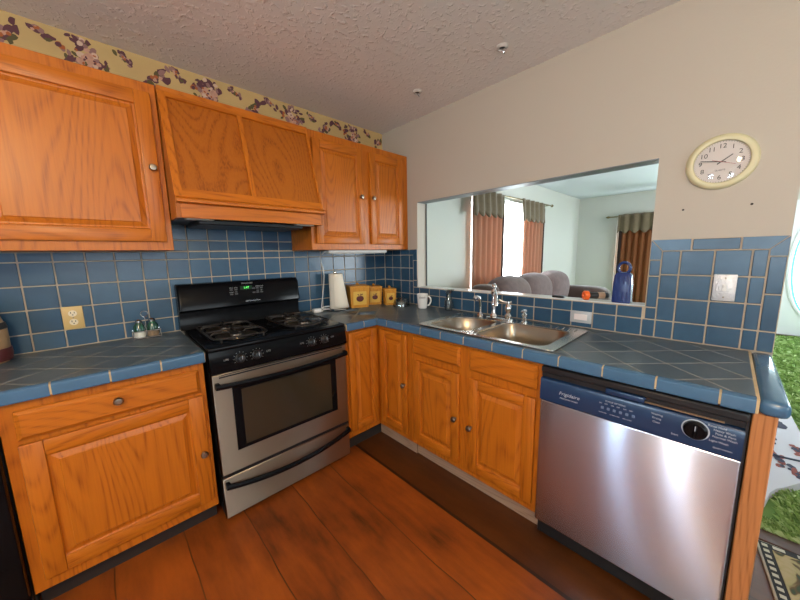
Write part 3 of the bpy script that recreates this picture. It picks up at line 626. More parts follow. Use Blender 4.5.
# upper cabinets
fu = FY(-0.32)
t = thing('wall_cabinet', 'single-door oak wall cabinet hung beside the wooden hood, over the cream outlet', 'cabinet', (-2.03, -0.16, UB))
m = MB(); m.box(-2.36, -1.7075, -0.32, -0.002, UB, UT, 0, 0.002); m.build('carcass', OAKZ, t)
door(fu, -2.335, -1.732, 1.437, 2.128, t, OAKX, (-1.757, 1.785), st=0.062)
t = thing('wall_cabinet', 'two-door oak wall cabinet in the corner over the paper towels', 'cabinet', (-0.466, -0.16, UB))
m = MB(); m.box(-0.932, -0.003, -0.32, -0.002, UB, UT, 0, 0.002); m.build('carcass', OAKZ, t)
door(fu, -0.900, -0.487, 1.437, 2.128, t, OAKX, (-0.520, 1.785)); door(fu, -0.424, -0.075, 1.437, 2.128, t, OAKX, (-0.404, 1.788))
# wooden range hood
t = thing('range_hood', 'slanted oak hood with two plywood panels above the range', 'hood', (-1.32, -0.2, 1.545))
hx0, hx1 = -1.7055, -0.934; zt, zb, yt, yb = 2.150, 1.640, -0.335, -0.485
sl = lambda z: yt + (zt - z) / (zt - zb) * (yb - yt)
m = MB(); side = [(-0.325, zt), (yt, zt), (yb, zb), (-0.488, 1.612), (-0.488, 1.545), (-0.325, 1.545)]
m.prism(side, lambda a, b, d: (d, a, b), hx0, hx0 + 0.018, 0); m.build('side_panel', HOODZ, t)
m = MB(); m.prism(side, lambda a, b, d: (d, a, b), hx1 - 0.018, hx1, 0); m.build('side_panel', HOODZ, t)
def slope_panel(m, x0, x1, z0, z1, d0, d1, mat):
    n = Vector((0, -(zt - zb), (yb - yt))).normalized(); n = Vector((0, -abs(n.y), abs(n.z)))
    q = [(x0, z0), (x1, z0), (x1, z1), (x0, z1)]
    m.loft([[Vector((x, sl(z), z)) + n * d for x, z in q] for d in (d0, d1)], mat, True, True)
m = MB(); slope_panel(m, hx0 + 0.018, hx1 - 0.018, zb, zt, -0.012, -0.001, 0); m.build('plywood_panel', HOODZ, t, smooth=False)
for a_, b_, c_, d_ in ((hx0, hx0 + 0.032, zb, zt), (hx1 - 0.014, hx1, zb, zt), (-1.356, -1.332, zb + 0.038, zt - 0.026)):
    m = MB(); slope_panel(m, a_, b_, c_, d_, -0.001, 0.010, 0); m.build('stile', OAKZ, t, smooth=False)
m = MB(); slope_panel(m, hx0 + 0.032, hx1 - 0.014, zt - 0.026, zt, -0.001, 0.010, 0); m.build('rail', OAKX, t, smooth=False)
m = MB(); slope_panel(m, hx0 + 0.032, hx1 - 0.014, zb, zb + 0.038, -0.001, 0.010, 0); m.build('rail', OAKX, t, smooth=False)
m = MB(); m.box(hx0, hx1, -0.345, -0.002, zt, UT - 0.004, 0, 0.002); m.build('top_board', OAKX, t)
m = MB(); m.prism([(-0.47, 1.648), (-0.500, 1.640), (-0.516, 1.628), (-0.516, 1.616), (-0.508, 1.6125), (-0.47, 1.6125)], lambda a, b, d: (d, a, b), hx0 + 0.002, hx1 + 0.004, 0)
m.box(hx0 + 0.018, hx1 - 0.018, -0.490, -0.472, 1.545, 1.612, 0, 0.002); m.build('ledge_moulding', OAKX, t)
m = MB(); m.box(hx0 + 0.019, hx1 - 0.019, -0.471, -0.02, 1.550, 1.585, 0, 0.003); m.box(-1.60, -1.03, -0.40, -0.10, 1.525, 1.552, 0, 0.006); v = m.build('vent_insert', BLACKM, t)
LENS = P('frosted_lens', (0.35, 0.33, 0.28), 0.4)
for a_, b_ in ((-1.665, -1.545), (-1.10, -0.985)): m = MB(); m.box(a_, b_, -0.465, -0.42, 1.540, 1.552, 0, 0.002); m.build('lamp_lens', LENS, v)
# base cabinets
fb = FY(-0.61); fs = FX(-0.61)
t = thing('base_cabinet', 'oak base cabinet with one drawer and one wide door beside the range', 'cabinet', (-2.0, -0.3, 0))
m = MB(); m.box(-2.308, -1.690, -0.61, -0.012, 0.108, 0.868, 0, 0.002); m.build('carcass', OAKZ, t)
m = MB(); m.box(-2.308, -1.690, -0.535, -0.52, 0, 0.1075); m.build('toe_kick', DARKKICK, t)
drawer(fb, -2.272, -1.714, 0.722, 0.832, t, OAKX, (-2.0, 0.787)); door(fb, -2.274, -1.708, 0.158, 0.706, t, OAKX, (-1.732, 0.420), st=0.06)
t = thing('base_cabinet', 'oak corner base cabinet with two narrow doors meeting at a right angle', 'cabinet', (-0.4, -0.4, 0))
m = MB(); m.prism([(-0.893, -0.012), (-0.893, -0.61), (-0.61, -0.61), (-0.61, -0.938), (-0.012, -0.938), (-0.012, -0.012)], lambda a, b, d: (a, b, d), 0.108, 0.868, 0); m.build('carcass', OAKZ, t)
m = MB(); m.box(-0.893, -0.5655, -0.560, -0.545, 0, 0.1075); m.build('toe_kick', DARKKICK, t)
m = MB(); m.box(-0.565, -0.55, -0.938, -0.545, 0, 0.1075); m.build('toe_kick', KICK, t)
door(fb, -0.874, -0.634, 0.152, 0.850, t, OAKX, st=0.05); door(fs, -0.912, -0.650, 0.152, 0.838, t, OAKY, (-0.893, 0.500), st=0.05)
t = thing('base_cabinet', 'oak sink base cabinet with two doors and two false drawer fronts', 'cabinet', (-0.35, -1.35, 0))
m = MB(); m.box(-0.61, -0.592, -1.768, -0.939, 0.108, 0.868, 0, 0.001); m.box(-0.592, -0.02, -0.957, -0.939, 0.108, 0.868); m.box(-0.592, -0.02, -1.768, -1.750, 0.108, 0.868); m.box(-0.592, -0.02, -1.75, -0.957, 0.108, 0.126); m.build('carcass', OAKZ, t)
m = MB(); m.box(-0.555, -0.54, -1.768, -0.939, 0, 0.1075); m.build('toe_kick', KICK, t)
drawer(fs, -1.326, -0.966, 0.732, 0.842, t, OAKY, name='drawer_front'); drawer(fs, -1.748, -1.385, 0.730, 0.846, t, OAKY, name='drawer_front')
door(fs, -1.324, -0.972, 0.152, 0.692, t, OAKY, (-1.303, 0.425)); door(fs, -1.746, -1.388, 0.152, 0.690, t, OAKY, (-1.405, 0.412))
m = MB(); m.box(-0.628, -0.012, -2.436, -2.3865, 0, 0.868, 0, 0.003)
o = m.build('end_panel', POSTZ, loc=(-0.32, -2.41, 0)); props(o, 'oak end panel closing the counter run beside the dishwasher', 'panel')
# black-fronted unit beside the far end of the short run
t = thing('undercounter_unit', 'black-fronted unit beside the wide oak base cabinet', 'appliance', (-2.55, -0.3, 0))
m = MB(); m.box(-2.75, -2.312, -0.60, -0.02, 0.03, 0.866, 0, 0.004); m.build('cabinet_body', BLACKM, t)
m = MB(); m.box(-2.748, -2.314, -0.64, -0.6005, 0.10, 0.862, 0, 0.012, 2); d_ = m.build('door', BLACK, t)
m = MB(); m.tube([(-2.345, -0.642, 0.50), (-2.345, -0.665, 0.52), (-2.345, -0.665, 0.80), (-2.345, -0.642, 0.82)], 0.008, 8); m.build('handle', BLACKM, d_)

# ------------------------------------------------------------------ range
t = thing('range', 'black and stainless steel gas range between the cabinets', 'stove', (-1.29, -0.33, 0))
sx0, sx1 = -1.668, -0.910; ff = FY(-0.60)
m = MB(); m.box(sx0, sx1, -0.600, -0.04, 0.03, 0.905, 0, 0.003)
for x in (sx0 + 0.05, sx1 - 0.05):
    for y in (-0.55, -0.09): m.cyl((x, y, 0), 0.018, 0.031, seg=10)
m.build('body', BLACKM, t)
m = MB(); m.box(sx0 - 0.004, sx1 + 0.004, -0.640, -0.035, 0.905, 0.925, 0, 0.007, 2)
cook = m.build('cooktop', BLACK, t)
m = MB(); bx = [(-0.012, 0.925), (-0.085, 0.925), (-0.070, 0.955), (-0.075, 1.03), (-0.108, 1.045), (-0.092, 1.175), (-0.070, 1.198), (-0.012, 1.200)]
m.prism(bx, lambda a, b, d: (d, a, b), sx0 - 0.020, sx1 - 0.030, 0)
es = [e for e in m.bm.edges if abs(e.verts[0].co.x - e.verts[1].co.x) < 1e-5 and min(e.verts[0].co.z, e.verts[1].co.z) > 1.04]
bmesh.ops.bevel(m.bm, geom=es, offset=0.012, segments=3, affect='EDGES', profile=0.5)
bgd = m.build('backguard', BLACK, t)
# panel of the backguard leans back a little
bz0, bz1, by0, by1 = 1.045, 1.175, -0.108, -0.092
fp = lambda u, w, d: (u, by0 + (w - bz0) / (bz1 - bz0) * (by1 - by0) - d, w)
m = MB(); m.loft([[fp(-1.345, 1.142, d), fp(-1.272, 1.142, d), fp(-1.272, 1.166, d), fp(-1.345, 1.166, d)] for d in (0.0002, 0.0012)], 0, True, True); dsp = m.build('display', P('display_window', (0.01, 0.03, 0.012), 0.15), bgd, smooth=False)
text_mesh('1:47', 0.020, lambda a, b, d: fp(-1.308 + a, 1.154 + b, 0.0013 + d), 'digits', GREENLED, dsp)
join_text([(s_, 0.0085, (lambda a, b, d, u=u, w=w: fp(u + a, w + b, 0.0006 + d))) for u, w, s_ in ((-1.40, 1.158, 'BAKE'), (-1.372, 1.158, 'BROIL'), (-1.40, 1.130, 'CLEAN'), (-1.372, 1.130, 'OFF'), (-1.238, 1.158, 'TIMER'), (-1.212, 1.158, 'CLOCK'), (-1.238, 1.130, 'ON'), (-1.212, 1.130, 'OFF'))], 'button_print', GREYPRINT, bgd)
BTN = P('button_grey', (0.035, 0.035, 0.038), 0.4)
for u in (-1.40, -1.372, -1.238, -1.212, -1.262):
    for w in (1.146, 1.118): m = MB(); m.loft([[fp(u - 0.009, w - 0.005, d), fp(u + 0.009, w - 0.005, d), fp(u + 0.009, w + 0.005, d), fp(u - 0.009, w + 0.005, d)] for d in (0.0002, 0.0015)], 0, True, True); m.build('button', BTN, bgd, smooth=False)
text_mesh('FRIGIDAIRE', 0.014, lambda a, b, d: fp(-1.30 + a, 1.183 + b, 0.001 + d), 'badge', GREYPRINT, bgd)
text_mesh('Self-Cleaning Oven', 0.012, lambda a, b, d: fp(-1.275 + a, 1.066 + b, 0.0006 + d), 'lettering', PRINT, bgd)
# slanted control fascia with knobs
fas = [(-0.601, 0.905), (-0.638, 0.905), (-0.640, 0.898), (-0.655, 0.805), (-0.652, 0.798), (-0.601, 0.798)]
m = MB(); m.prism(fas, lambda a, b, d: (d, a, b), sx0 - 0.002, sx1 + 0.002, 0); cp = m.build('control_panel', BLACK, t)
fk = lambda u, w, d: (u, -0.640 - (0.898 - w) / 0.093 * 0.015 - d, w)
for x in (-1.535, -1.455, -1.145, -1.062):
    m = MB(); ax = Vector((0, -0.987, 0.16)); c = Vector(fk(x, 0.852, 0.0))
    m.lathe([(0, 0), (0.024, 0), (0.024, 0.006), (0.019, 0.010), (0.017, 0.024), (0.014, 0.027), (0, 0.027)], c, ax, 20)
    m.box(x - 0.0035, x + 0.0035, c.y - 0.034, c.y - 0.020, c.z - 0.014, c.z + 0.020, 0, 0.002)
    k = m.build('burner_knob', BLACKM, cp)
    m = MB(); m.box(x - 0.001, x + 0.001, c.y - 0.0352, c.y - 0.034, c.z + 0.002, c.z + 0.021); m.build('pointer', PRINT, k)
its = []
for x, s_ in ((-1.60, 'LITE'), (-1.395, 'LITE'), (-1.205, 'LITE'), (-1.005, 'LITE')): its.append((s_, 0.012, (lambda a, b, d, x=x: fk(x + a, 0.858 + b, 0.0006 + d))))
for x in (-1.535, -1.455, -1.145, -1.062):
    m = MB()
    for k in range(9):
        an = math.radians(210 - 30 * k); c_, s_ = math.cos(an), math.sin(an)
        m.face([fk(x + a * c_ - b * s_, 0.852 + a * s_ + b * c_, 0.0008) for a, b in ((0.029, -0.001), (0.034, -0.001), (0.034, 0.001), (0.029, 0.001))])
    m.build('dial_marks', GREYPRINT, cp, smooth=False)
join_text(its, 'knob_print', GREYPRINT, cp)
# oven door
m = MB(); m.box(sx0, sx1, -0.644, -0.6005, 0.262, 0.792, 0, 0.004); od = m.build('oven_door', STEELOV, t); brush_uv(od)
m = MB(); m.box(sx0 + 0.03, sx1 - 0.03, -0.6452, -0.6438, 0.772, 0.779); m.box(sx0 + 0.03, sx1 - 0.03, -0.6452, -0.6438, 0.784, 0.788); m.build('vent_slot', BLACKM, od)
m = MB(); m.box(-1.586, -0.990, -0.6475, -0.6435, 0.372, 0.712, 0, 0.002); m.build('window_frame', BLACK, od)
m = MB(); m.box(-1.545, -1.030, -0.6490, -0.6476, 0.392, 0.692, 0, 0.001); m.build('oven_window', OVENGLASS, od)
def bow_handle(z, sag, parent, r=0.015):
    m = MB(); n = 14; pts = []
    for i in range(n + 1):
        k = i / n; x = sx0 + 0.008 + (sx1 - sx0 - 0.016) * k; b = 4 * k * (1 - k)
        pts.append((x, -0.664 - 0.022 * b, z - sag * b))
    rings = []
    for p in pts:
        rings.append([(p[0], p[1] - 0.008, p[2] - 0.013), (p[0], p[1] - 0.012, p[2]), (p[0], p[1] - 0.007, p[2] + 0.013), (p[0], p[1] + 0.006, p[2] + 0.011), (p[0], p[1] + 0.006, p[2] - 0.010)])
    m.loft(rings, 0, True, True)
    for x in (sx0 + 0.008, sx1 - 0.028): m.box(x, x + 0.02, -0.668, -0.6435, z - 0.016, z + 0.016, 0, 0.003)
    return m.build('handle', BLACK, parent)
bow_handle(0.738, 0.008, od)
m = MB(); m.box(sx0 + 0.002, sx1 - 0.002, -0.640, -0.6005, 0.245, 0.2615); m.box(sx0 + 0.02, sx1 - 0.02, -0.60, -0.58, 0.0, 0.03); m.build('gap_strip', BLACKM, t)
m = MB(); m.box(sx0, sx1, -0.644, -0.6005, 0.024, 0.244, 0, 0.004); dr = m.build('storage_drawer', STEELOV, t); brush_uv(dr)
bow_handle(0.212, 0.035, dr)
# burners and grates
def grate(cx, parent):
    y0, y1, x0, x1, z = -0.560, -0.135, cx - 0.135, cx + 0.135, 0.955; m = MB(); r = 0.0055
    def rr(x0, x1, y0, y1, c=0.05, n=5):
        out = []
        for (px, py, a) in ((x1 - c, y1 - c, 0), (x0 + c, y1 - c, 90), (x0 + c, y0 + c, 180), (x1 - c, y0 + c, 270)):
            for i in range(n): an = math.radians(a + 90 * i / (n - 1)); out.append((px + c * math.cos(an), py + c * math.sin(an), z - 0.012))
        return out
    m.tube(rr(x0, x1, y0, y1), r, 8, closed=True)
    m.tube([(x0, (y0 + y1) / 2, z - 0.012), (cx - 0.02, (y0 + y1) / 2, z - 0.008), (cx + 0.02, (y0 + y1) / 2, z - 0.008), (x1, (y0 + y1) / 2, z - 0.012)], r, 8)
    for cy in ((y0 * 3 + y1) / 4, (y0 + 3 * y1) / 4):
        for an in (0, 90, 180, 270):
            dx, dy = math.cos(math.radians(an)), math.sin(math.radians(an)); L_ = (0.135 if abs(dx) > 0.5 else 0.106)
            m.tube([(cx + dx * L_, cy + dy * L_, z - 0.012), (cx + dx * (L_ - 0.02), cy + dy * (L_ - 0.02), z), (cx + dx * 0.045, cy + dy * 0.045, z), (cx + dx * 0.036, cy + dy * 0.036, z - 0.010)], [r, r, r, r * 0.7], 8)
    for x in (x0 + 0.03, x1 - 0.03):
        for y in (y0, y1): m.tube([(x, y, z - 0.012), (x, y, 0.925)], r, 8)
    m.build('grate', IRON, parent)
    for cy in ((y0 * 3 + y1) / 4, (y0 + 3 * y1) / 4):
        m = MB(); m.lathe([(0, 0.002), (0.095, 0.002), (0.105, 0.0035), (0.10, -0.0005), (0, -0.0005)], (cx, cy, 0.9255), seg=32); m.lathe([(0.02, 0.002), (0.036, 0.002), (0.034, 0.014), (0.02, 0.014)], (cx, cy, 0.9255), seg=24)
        b_ = m.build('burner', P('burner_steel', (0.22, 0.17, 0.13), 0.3, 0.9), parent)
        m = MB(); m.lathe([(0, 0.013), (0.032, 0.013), (0.034, 0.017), (0.028, 0.021), (0, 0.022)], (cx, cy, 0.9255), seg=24); m.build('burner_cap', IRON, b_)
grate(-1.487, cook); grate(-1.090, cook)

# ------------------------------------------------------------------ dishwasher
t = thing('dishwasher', 'stainless steel dishwasher with a dark blue control panel', 'dishwasher', (-0.35, -2.08, 0))
d0, d1 = -2.3825, -1.7715; fd = FX(-0.600)
m = MB(); m.box(-0.60, -0.03, d0, d1, 0.02, 0.864, 0, 0.002); m.box(-0.55, -0.54, d0 + 0.01, d1 - 0.01, 0, 0.10); m.build('tub', BLACKM, t)
m = MB(); m.box(-0.645, -0.6005, d0 + 0.004, d1 - 0.001, 0.112, 0.7095, 0, 0.008, 3); brush_uv(m.build('door', STEELDW, t))
m = MB(); m.prism([(-0.601, 0.711), (-0.648, 0.711), (-0.650, 0.716), (-0.650, 0.800), (-0.646, 0.808), (-0.601, 0.812)], lambda a, b, d: (a, d, b), d0 + 0.006, d1 - 0.002, 0); cpn = m.build('control_panel', NAVY, t)
m = MB(); m.box(-0.632, -0.601, d0 + 0.004, d1 - 0.001, 0.812, 0.836); m.box(-0.646, -0.601, d0 + 0.002, d1 - 0.001, 0.836, 0.862, 0, 0.004); m.box(-0.640, -0.6005, d0, d0 + 0.006, 0.112, 0.862); m.build('latch_recess', BLACKM, t)
m = MB(); m.box(-0.652, -0.632, -2.135, -2.015, 0.813, 0.834, 0, 0.005, 2); m.build('latch_handle', NAVY, t)
m = MB(); m.box(-0.641, -0.632, d0 + 0.05, d0 + 0.30, 0.8135, 0.8175, 0, 0.001); m.build('trim_strip', P('bronze_strip', (0.30, 0.20, 0.13), 0.4, 0.6), t)
fw = lambda u, w: (lambda a, b, d: (-0.6502 - d, u - a, w + b))
text_mesh('Frigidaire', 0.021, lambda a, b, d: (-0.6502 - d, -1.890 - a, 0.762 + b), 'badge', PRINT, cpn, italic=0.25)
its = [('PRECISION WASH', 0.0085, fw(-1.890, 0.742)), ('CYCLE OPTIONS', 0.0085, fw(-2.05, 0.784))]
for i, s_ in enumerate(('HEATED DRY', 'HI-TEMP WASH', 'DELAY START')):
    u = -2.012 - i * 0.039; its += [(s_, 0.0045, fw(u, 0.735)), ('ON', 0.006, fw(u + 0.009, 0.772)), ('OFF', 0.006, fw(u - 0.009, 0.772))]
for i, s_ in enumerate(('Washing', 'Drying', 'Clean')): its.append((s_, 0.009, fw(-2.172, 0.787 - i * 0.014)))
for w, s_, u in ((0.800, 'Rinse Hold', -2.318), (0.789, 'Heavy Wash', -2.335), (0.778, 'Pots & Pans', -2.338), (0.767, 'Normal Wash', -2.337), (0.752, 'Light Wash', -2.325), (0.735, 'Start', -2.228 + 0.006)): its.append((s_, 0.0095, fw(u, w)))
its.append(('QUIET SYSTEM', 0.0065, fw(-2.335, 0.731)))
join_text(its, 'panel_print', PRINT, cpn)
DBTN = P('panel_button', (0.10, 0.16, 0.27), 0.3)
for i in range(6): m = MB(); m.box(-0.6525, -0.6495, -2.010 - i * 0.0195 - 0.0045, -2.010 - i * 0.0195 + 0.0045, 0.750, 0.760, 0, 0.001); m.build('push_button', DBTN, cpn)
m = MB(); m.lathe([(0.0305, 0), (0.034, 0.0), (0.034, 0.002), (0.0305, 0.002)], (-0.6498, -2.270, 0.772), (-1, 0, 0), 32); m.build('dial_ring', PRINT, cpn)
m = MB(); m.lathe([(0, 0), (0.030, 0), (0.029, 0.012), (0.024, 0.016), (0, 0.016)], (-0.6500, -2.270, 0.772), (-1, 0, 0), 32); m.box(-0.672, -0.664, -2.275, -2.265, 0.750, 0.794, 0, 0.003)
dl = m.build('dial', BLACK, cpn)
m = MB(); m.box(-0.6735, -0.6722, -2.271, -2.269, 0.776, 0.792); m.build('pointer', PRINT, dl)

# ------------------------------------------------------------------ sink, taps
def rrect(x0, x1, y0, y1, r, z, n=6):
    out = []
    rs = r if isinstance(r, (list, tuple)) else [r] * 4
    for (sx, sy, a, q) in ((x1, y1, 0, rs[0]), (x0, y1, 90, rs[1]), (x0, y0, 180, rs[2]), (x1, y0, 270, rs[3])):
        px = sx - q if sx == x1 else sx + q; py = sy - q if sy == y1 else sy + q
        for i in range(n): an = math.radians(a + 90 * i / (n - 1)); out.append(Vector((px + q * math.cos(an), py + q * math.sin(an), z)))
    return out
t = thing('kitchen_sink', 'stainless steel double-bowl sink set in the blue tile counter', 'sink', (-0.35, -1.395, ZC))
BL = (-0.572, -0.205, -1.335, -1.035); BR = (-0.578, -0.190, -1.752, -1.372)
RL = [0.15, 0.06, 0.06, 0.06]; RR_ = [0.06, 0.06, 0.06, 0.07]
def sink_rim():
    cu = bpy.data.curves.new('rim', 'CURVE'); cu.dimensions = '2D'; cu.fill_mode = 'BOTH'; cu.extrude = 0.0035; cu.bevel_depth = 0.0015
    for pts in (rrect(-0.605, -0.098, -1.803, -0.988, 0.035, 0), rrect(*BL, RL, 0), rrect(*BR, RR_, 0)):
        sp_ = cu.splines.new('POLY'); sp_.points.add(len(pts) - 1)
        for p, q in zip(sp_.points, pts): p.co = (q.x, q.y, 0, 1)
        sp_.use_cyclic_u = True
    o = bpy.data.objects.new('rim', cu); COL.objects.link(o); me = bpy.data.meshes.new_from_object(o.evaluated_get(bpy.context.evaluated_depsgraph_get())); bpy.data.objects.remove(o); bpy.data.curves.remove(cu)
    for v in me.vertices: v.co = v.co + Vector((0, 0, ZC + 0.0055)) - ROOT[t.name]
    me.materials.clear(); me.materials.append(STEELSINK)
    o = bpy.data.objects.new('rim', me); COL.objects.link(o); o.parent = t; ROOT[o.name] = ROOT[t.name]
    for i in range(4): m = MB(); m.tube([(-0.185, -1.66 - i * 0.032, ZC + 0.012), (-0.125, -1.655 - i * 0.032, ZC + 0.012)], 0.0035, 6); m.build('drain_rib', STEELSINK, o)
sink_rim()
def bowl(B, r, depth):
    m = MB(); x0, x1, y0, y1 = B; R4 = r; rings = []
    for k, z in ((-0.003, 0.009), (0.0, 0.006), (0.004, 0.0), (0.012, -depth * 0.5), (0.022, -depth * 0.85), (0.040, -depth * 0.97), (0.07, -depth)):
        rings.append(rrect(x0 + k, x1 - k, y0 + k, y1 - k, [max(0.02, q) for q in R4], ZC + z))
    m.loft(rings, 0, False, True); b_ = m.build('bowl', P('bowl_steel', (0.37, 0.31, 0.245), 0.30, 1.0), t, recalc=False)
    cx, cy = (x0 + x1) / 2 + 0.03, (y0 + y1) / 2; m = MB(); m.lathe([(0, 0.001), (0.030, 0.001), (0.040, 0.004), (0.044, 0.002)], (cx, cy, ZC - depth), seg=20); m.build('strainer', CHROME, b_)
bowl(BL, RL, 0.15); bowl(BR, RR_, 0.175)
ZR = ZC + 0.0108
t = thing('faucet', 'chrome faucet with a tall turned column and a lever at its side', 'faucet', (-0.15, -1.28, ZR))
m = MB(); m.loft([rrect(-0.178, -0.122, -1.395, -1.205, 0.026, ZR + z) if s_ == 0 else rrect(-0.172, -0.128, -1.389, -1.211, 0.02, ZR + z) for z, s_ in ((0, 0), (0.008, 0), (0.012, 1))], 0, True, True); m.build('base_plate', CHROME, t)
m = MB(); m.lathe([(0, 0.01), (0.024, 0.01), (0.026, 0.02), (0.018, 0.032), (0.014, 0.05), (0.014, 0.085), (0.020, 0.092), (0.020, 0.105), (0.013, 0.115), (0.013, 0.150), (0.021, 0.160), (0.021, 0.178), (0.012, 0.188), (0.010, 0.198), (0.016, 0.208), (0.014, 0.220), (0.006, 0.228), (0, 0.230)], (-0.150, -1.255, ZR)); m.build('column', CHROME, t)
m = MB(); m.tube([(-0.152, -1.258, ZR + 0.168), (-0.185, -1.285, ZR + 0.178), (-0.235, -1.315, ZR + 0.165), (-0.262, -1.332, ZR + 0.135), (-0.268, -1.336, ZR + 0.105)], [0.012, 0.012, 0.012, 0.012, 0.014], 12); m.build('spout', CHROME, t)
m = MB(); m.lathe([(0, 0.01), (0.023, 0.01), (0.024, 0.03), (0.012, 0.045), (0.022, 0.065), (0.024, 0.082), (0.016, 0.098), (0.009, 0.108), (0.009, 0.120), (0, 0.124)], (-0.150, -1.357, ZR)); m.tube([(-0.150, -1.357, ZR + 0.113), (-0.155, -1.325, ZR + 0.116), (-0.165, -1.298, ZR + 0.128)], [0.007, 0.007, 0.009], 8); m.tube([(-0.150, -1.357, ZR + 0.113), (-0.146, -1.378, ZR + 0.118)], [0.007, 0.009], 8); m.build('lever_handle', CHROME, t)
t = thing('side_sprayer', 'chrome side sprayer with a curved black-lined head at the end of the sink deck', 'sprayer', (-0.15, -1.155, ZR))
m = MB(); m.lathe([(0, 0), (0.022, 0), (0.024, 0.01), (0.016, 0.022), (0.012, 0.03), (0, 0.03)], (-0.150, -1.155, ZR)); m.build('collar', CHROME, t)
m = MB(); m.tube([(-0.150, -1.155, ZR + 0.028), (-0.150, -1.155, ZR + 0.07), (-0.152, -1.155, ZR + 0.105), (-0.162, -1.150, ZR + 0.128), (-0.180, -1.143, ZR + 0.134), (-0.196, -1.136, ZR + 0.122)], [0.008, 0.010, 0.012, 0.014, 0.014, 0.015], 12); m.build('spray_head', CHROME, t)
t = thing('soap_pump', 'short chrome soap pump behind the large sink bowl', 'soap pump', (-0.15, -1.464, ZR))
m = MB(); m.lathe([(0, 0), (0.022, 0), (0.022, 0.006), (0.014, 0.012), (0.013, 0.035), (0.018, 0.04), (0.018, 0.052), (0.010, 0.058), (0.010, 0.068), (0.016, 0.072), (0.016, 0.082), (0, 0.085)], (-0.150, -1.464, ZR)); m.build('stem', CHROME, t)
m = MB(); m.tube([(-0.155, -1.464, ZR + 0.077), (-0.185, -1.464, ZR + 0.077), (-0.195, -1.464, ZR + 0.070)], 0.006, 8); m.build('nozzle', CHROME, t)

# ------------------------------------------------------------------ wall fittings
def outlet(name, f, cu_, cw, horiz, plate, ins, label, cat='outlet'):
    t = thing(name, label, cat, f(cu_, cw, 0)); m = MB(); a, b = (0.056, 0.034) if horiz else (0.038, 0.058)
    fbox(m, f, cu_ - a, cu_ + a, cw - b, cw + b, 0.0, 0.006, 0, 0.003, 2); m.build('plate', plate, t); return t
fL = FY(-0.0112)
t = outlet('outlet', fL, -2.122, 1.064, False, CREAM, IVORY, 'cream double outlet on the blue tiles over the short counter')
for dz in (0.022, -0.022):
    m = MB(); m.lathe([(0, 0), (0.016, 0), (0.016, 0.002), (0, 0.002)], fL(-2.122, 1.064 + dz, 0.006), (0, -1, 0), 20); s_ = m.build('socket', IVORY, t)
    m = MB(); fbox(m, fL, -2.130, -2.127, 1.064 + dz, 1.064 + dz + 0.009, 0.008, 0.0085); fbox(m, fL, -2.117, -2.114, 1.064 + dz, 1.064 + dz + 0.008, 0.008, 0.0085); m.lathe([(0, 0), (0.0028, 0), (0.0028, 0.0005), (0, 0.0005)], fL(-2.122, 1.064 + dz - 0.007, 0.008), (0, -1, 0), 10); m.build('slot', INK, s_)
m = MB(); m.lathe([(0, 0), (0.003, 0), (0.002, 0.001), (0, 0.001)], fL(-2.122, 1.064, 0.006), (0, -1, 0), 10); m.build('screw', PEWTER, t)
fR = FX(-0.0102)
t = outlet('outlet', fR, -1.733, 0.976, True, P('grey_plate', (0.48, 0.49, 0.50), 0.35), WHITE, 'grey-framed white sideways rocker plate on the tiles below the sill')
m = MB(); fbox(m, fR, -1.767, -1.699, 0.959, 0.993, 0.006, 0.009, 0, 0.002); m.build('rocker', P('white_rocker', (0.85, 0.76, 0.74), 0.35), t)
t = thing('light_switch', 'embossed silver switch plate on the blue tiles below the clock', 'switch', fR(-2.292, 1.182, 0))
m = MB(); fbox(m, fR, -2.328, -2.255, 1.123, 1.241, 0, 0.007, 0, 0.004, 2); m.build('plate', SILVER, t)
m = MB(); fbox(m, fR, -2.299, -2.285, 1.168, 1.196, 0.0065, 0.009, 0, 0.001); fbox(m, fR, -2.297, -2.287, 1.182, 1.196, 0.0085, 0.019, 0, 0.002); m.build('toggle', WHITE, t)
for dz in (0.042, -0.042): m = MB(); m.lathe([(0, 0), (0.0035, 0), (0.0025, 0.0012), (0, 0.0012)], fR(-2.292, 1.182 + dz, 0.007), (-1, 0, 0), 10); m.build('screw', PEWTER, t)
for u, w, lb in ((-2.126, 1.534, 'small dark nail in the beige wall nearer the opening'), (-2.339, 1.534, 'small dark nail in the beige wall nearer the wall end')):
    m = MB(); m.lathe([(0, 0), (0.0045, 0), (0.0045, 0.002), (0.002, 0.003), (0.002, 0.006), (0, 0.006)], (-0.0002, u, w), (-1, 0, 0), 10); o = m.build('nail', IRON, loc=(-0.0002, u, w)); props(o, lb, 'nail', 'nails in the wall')
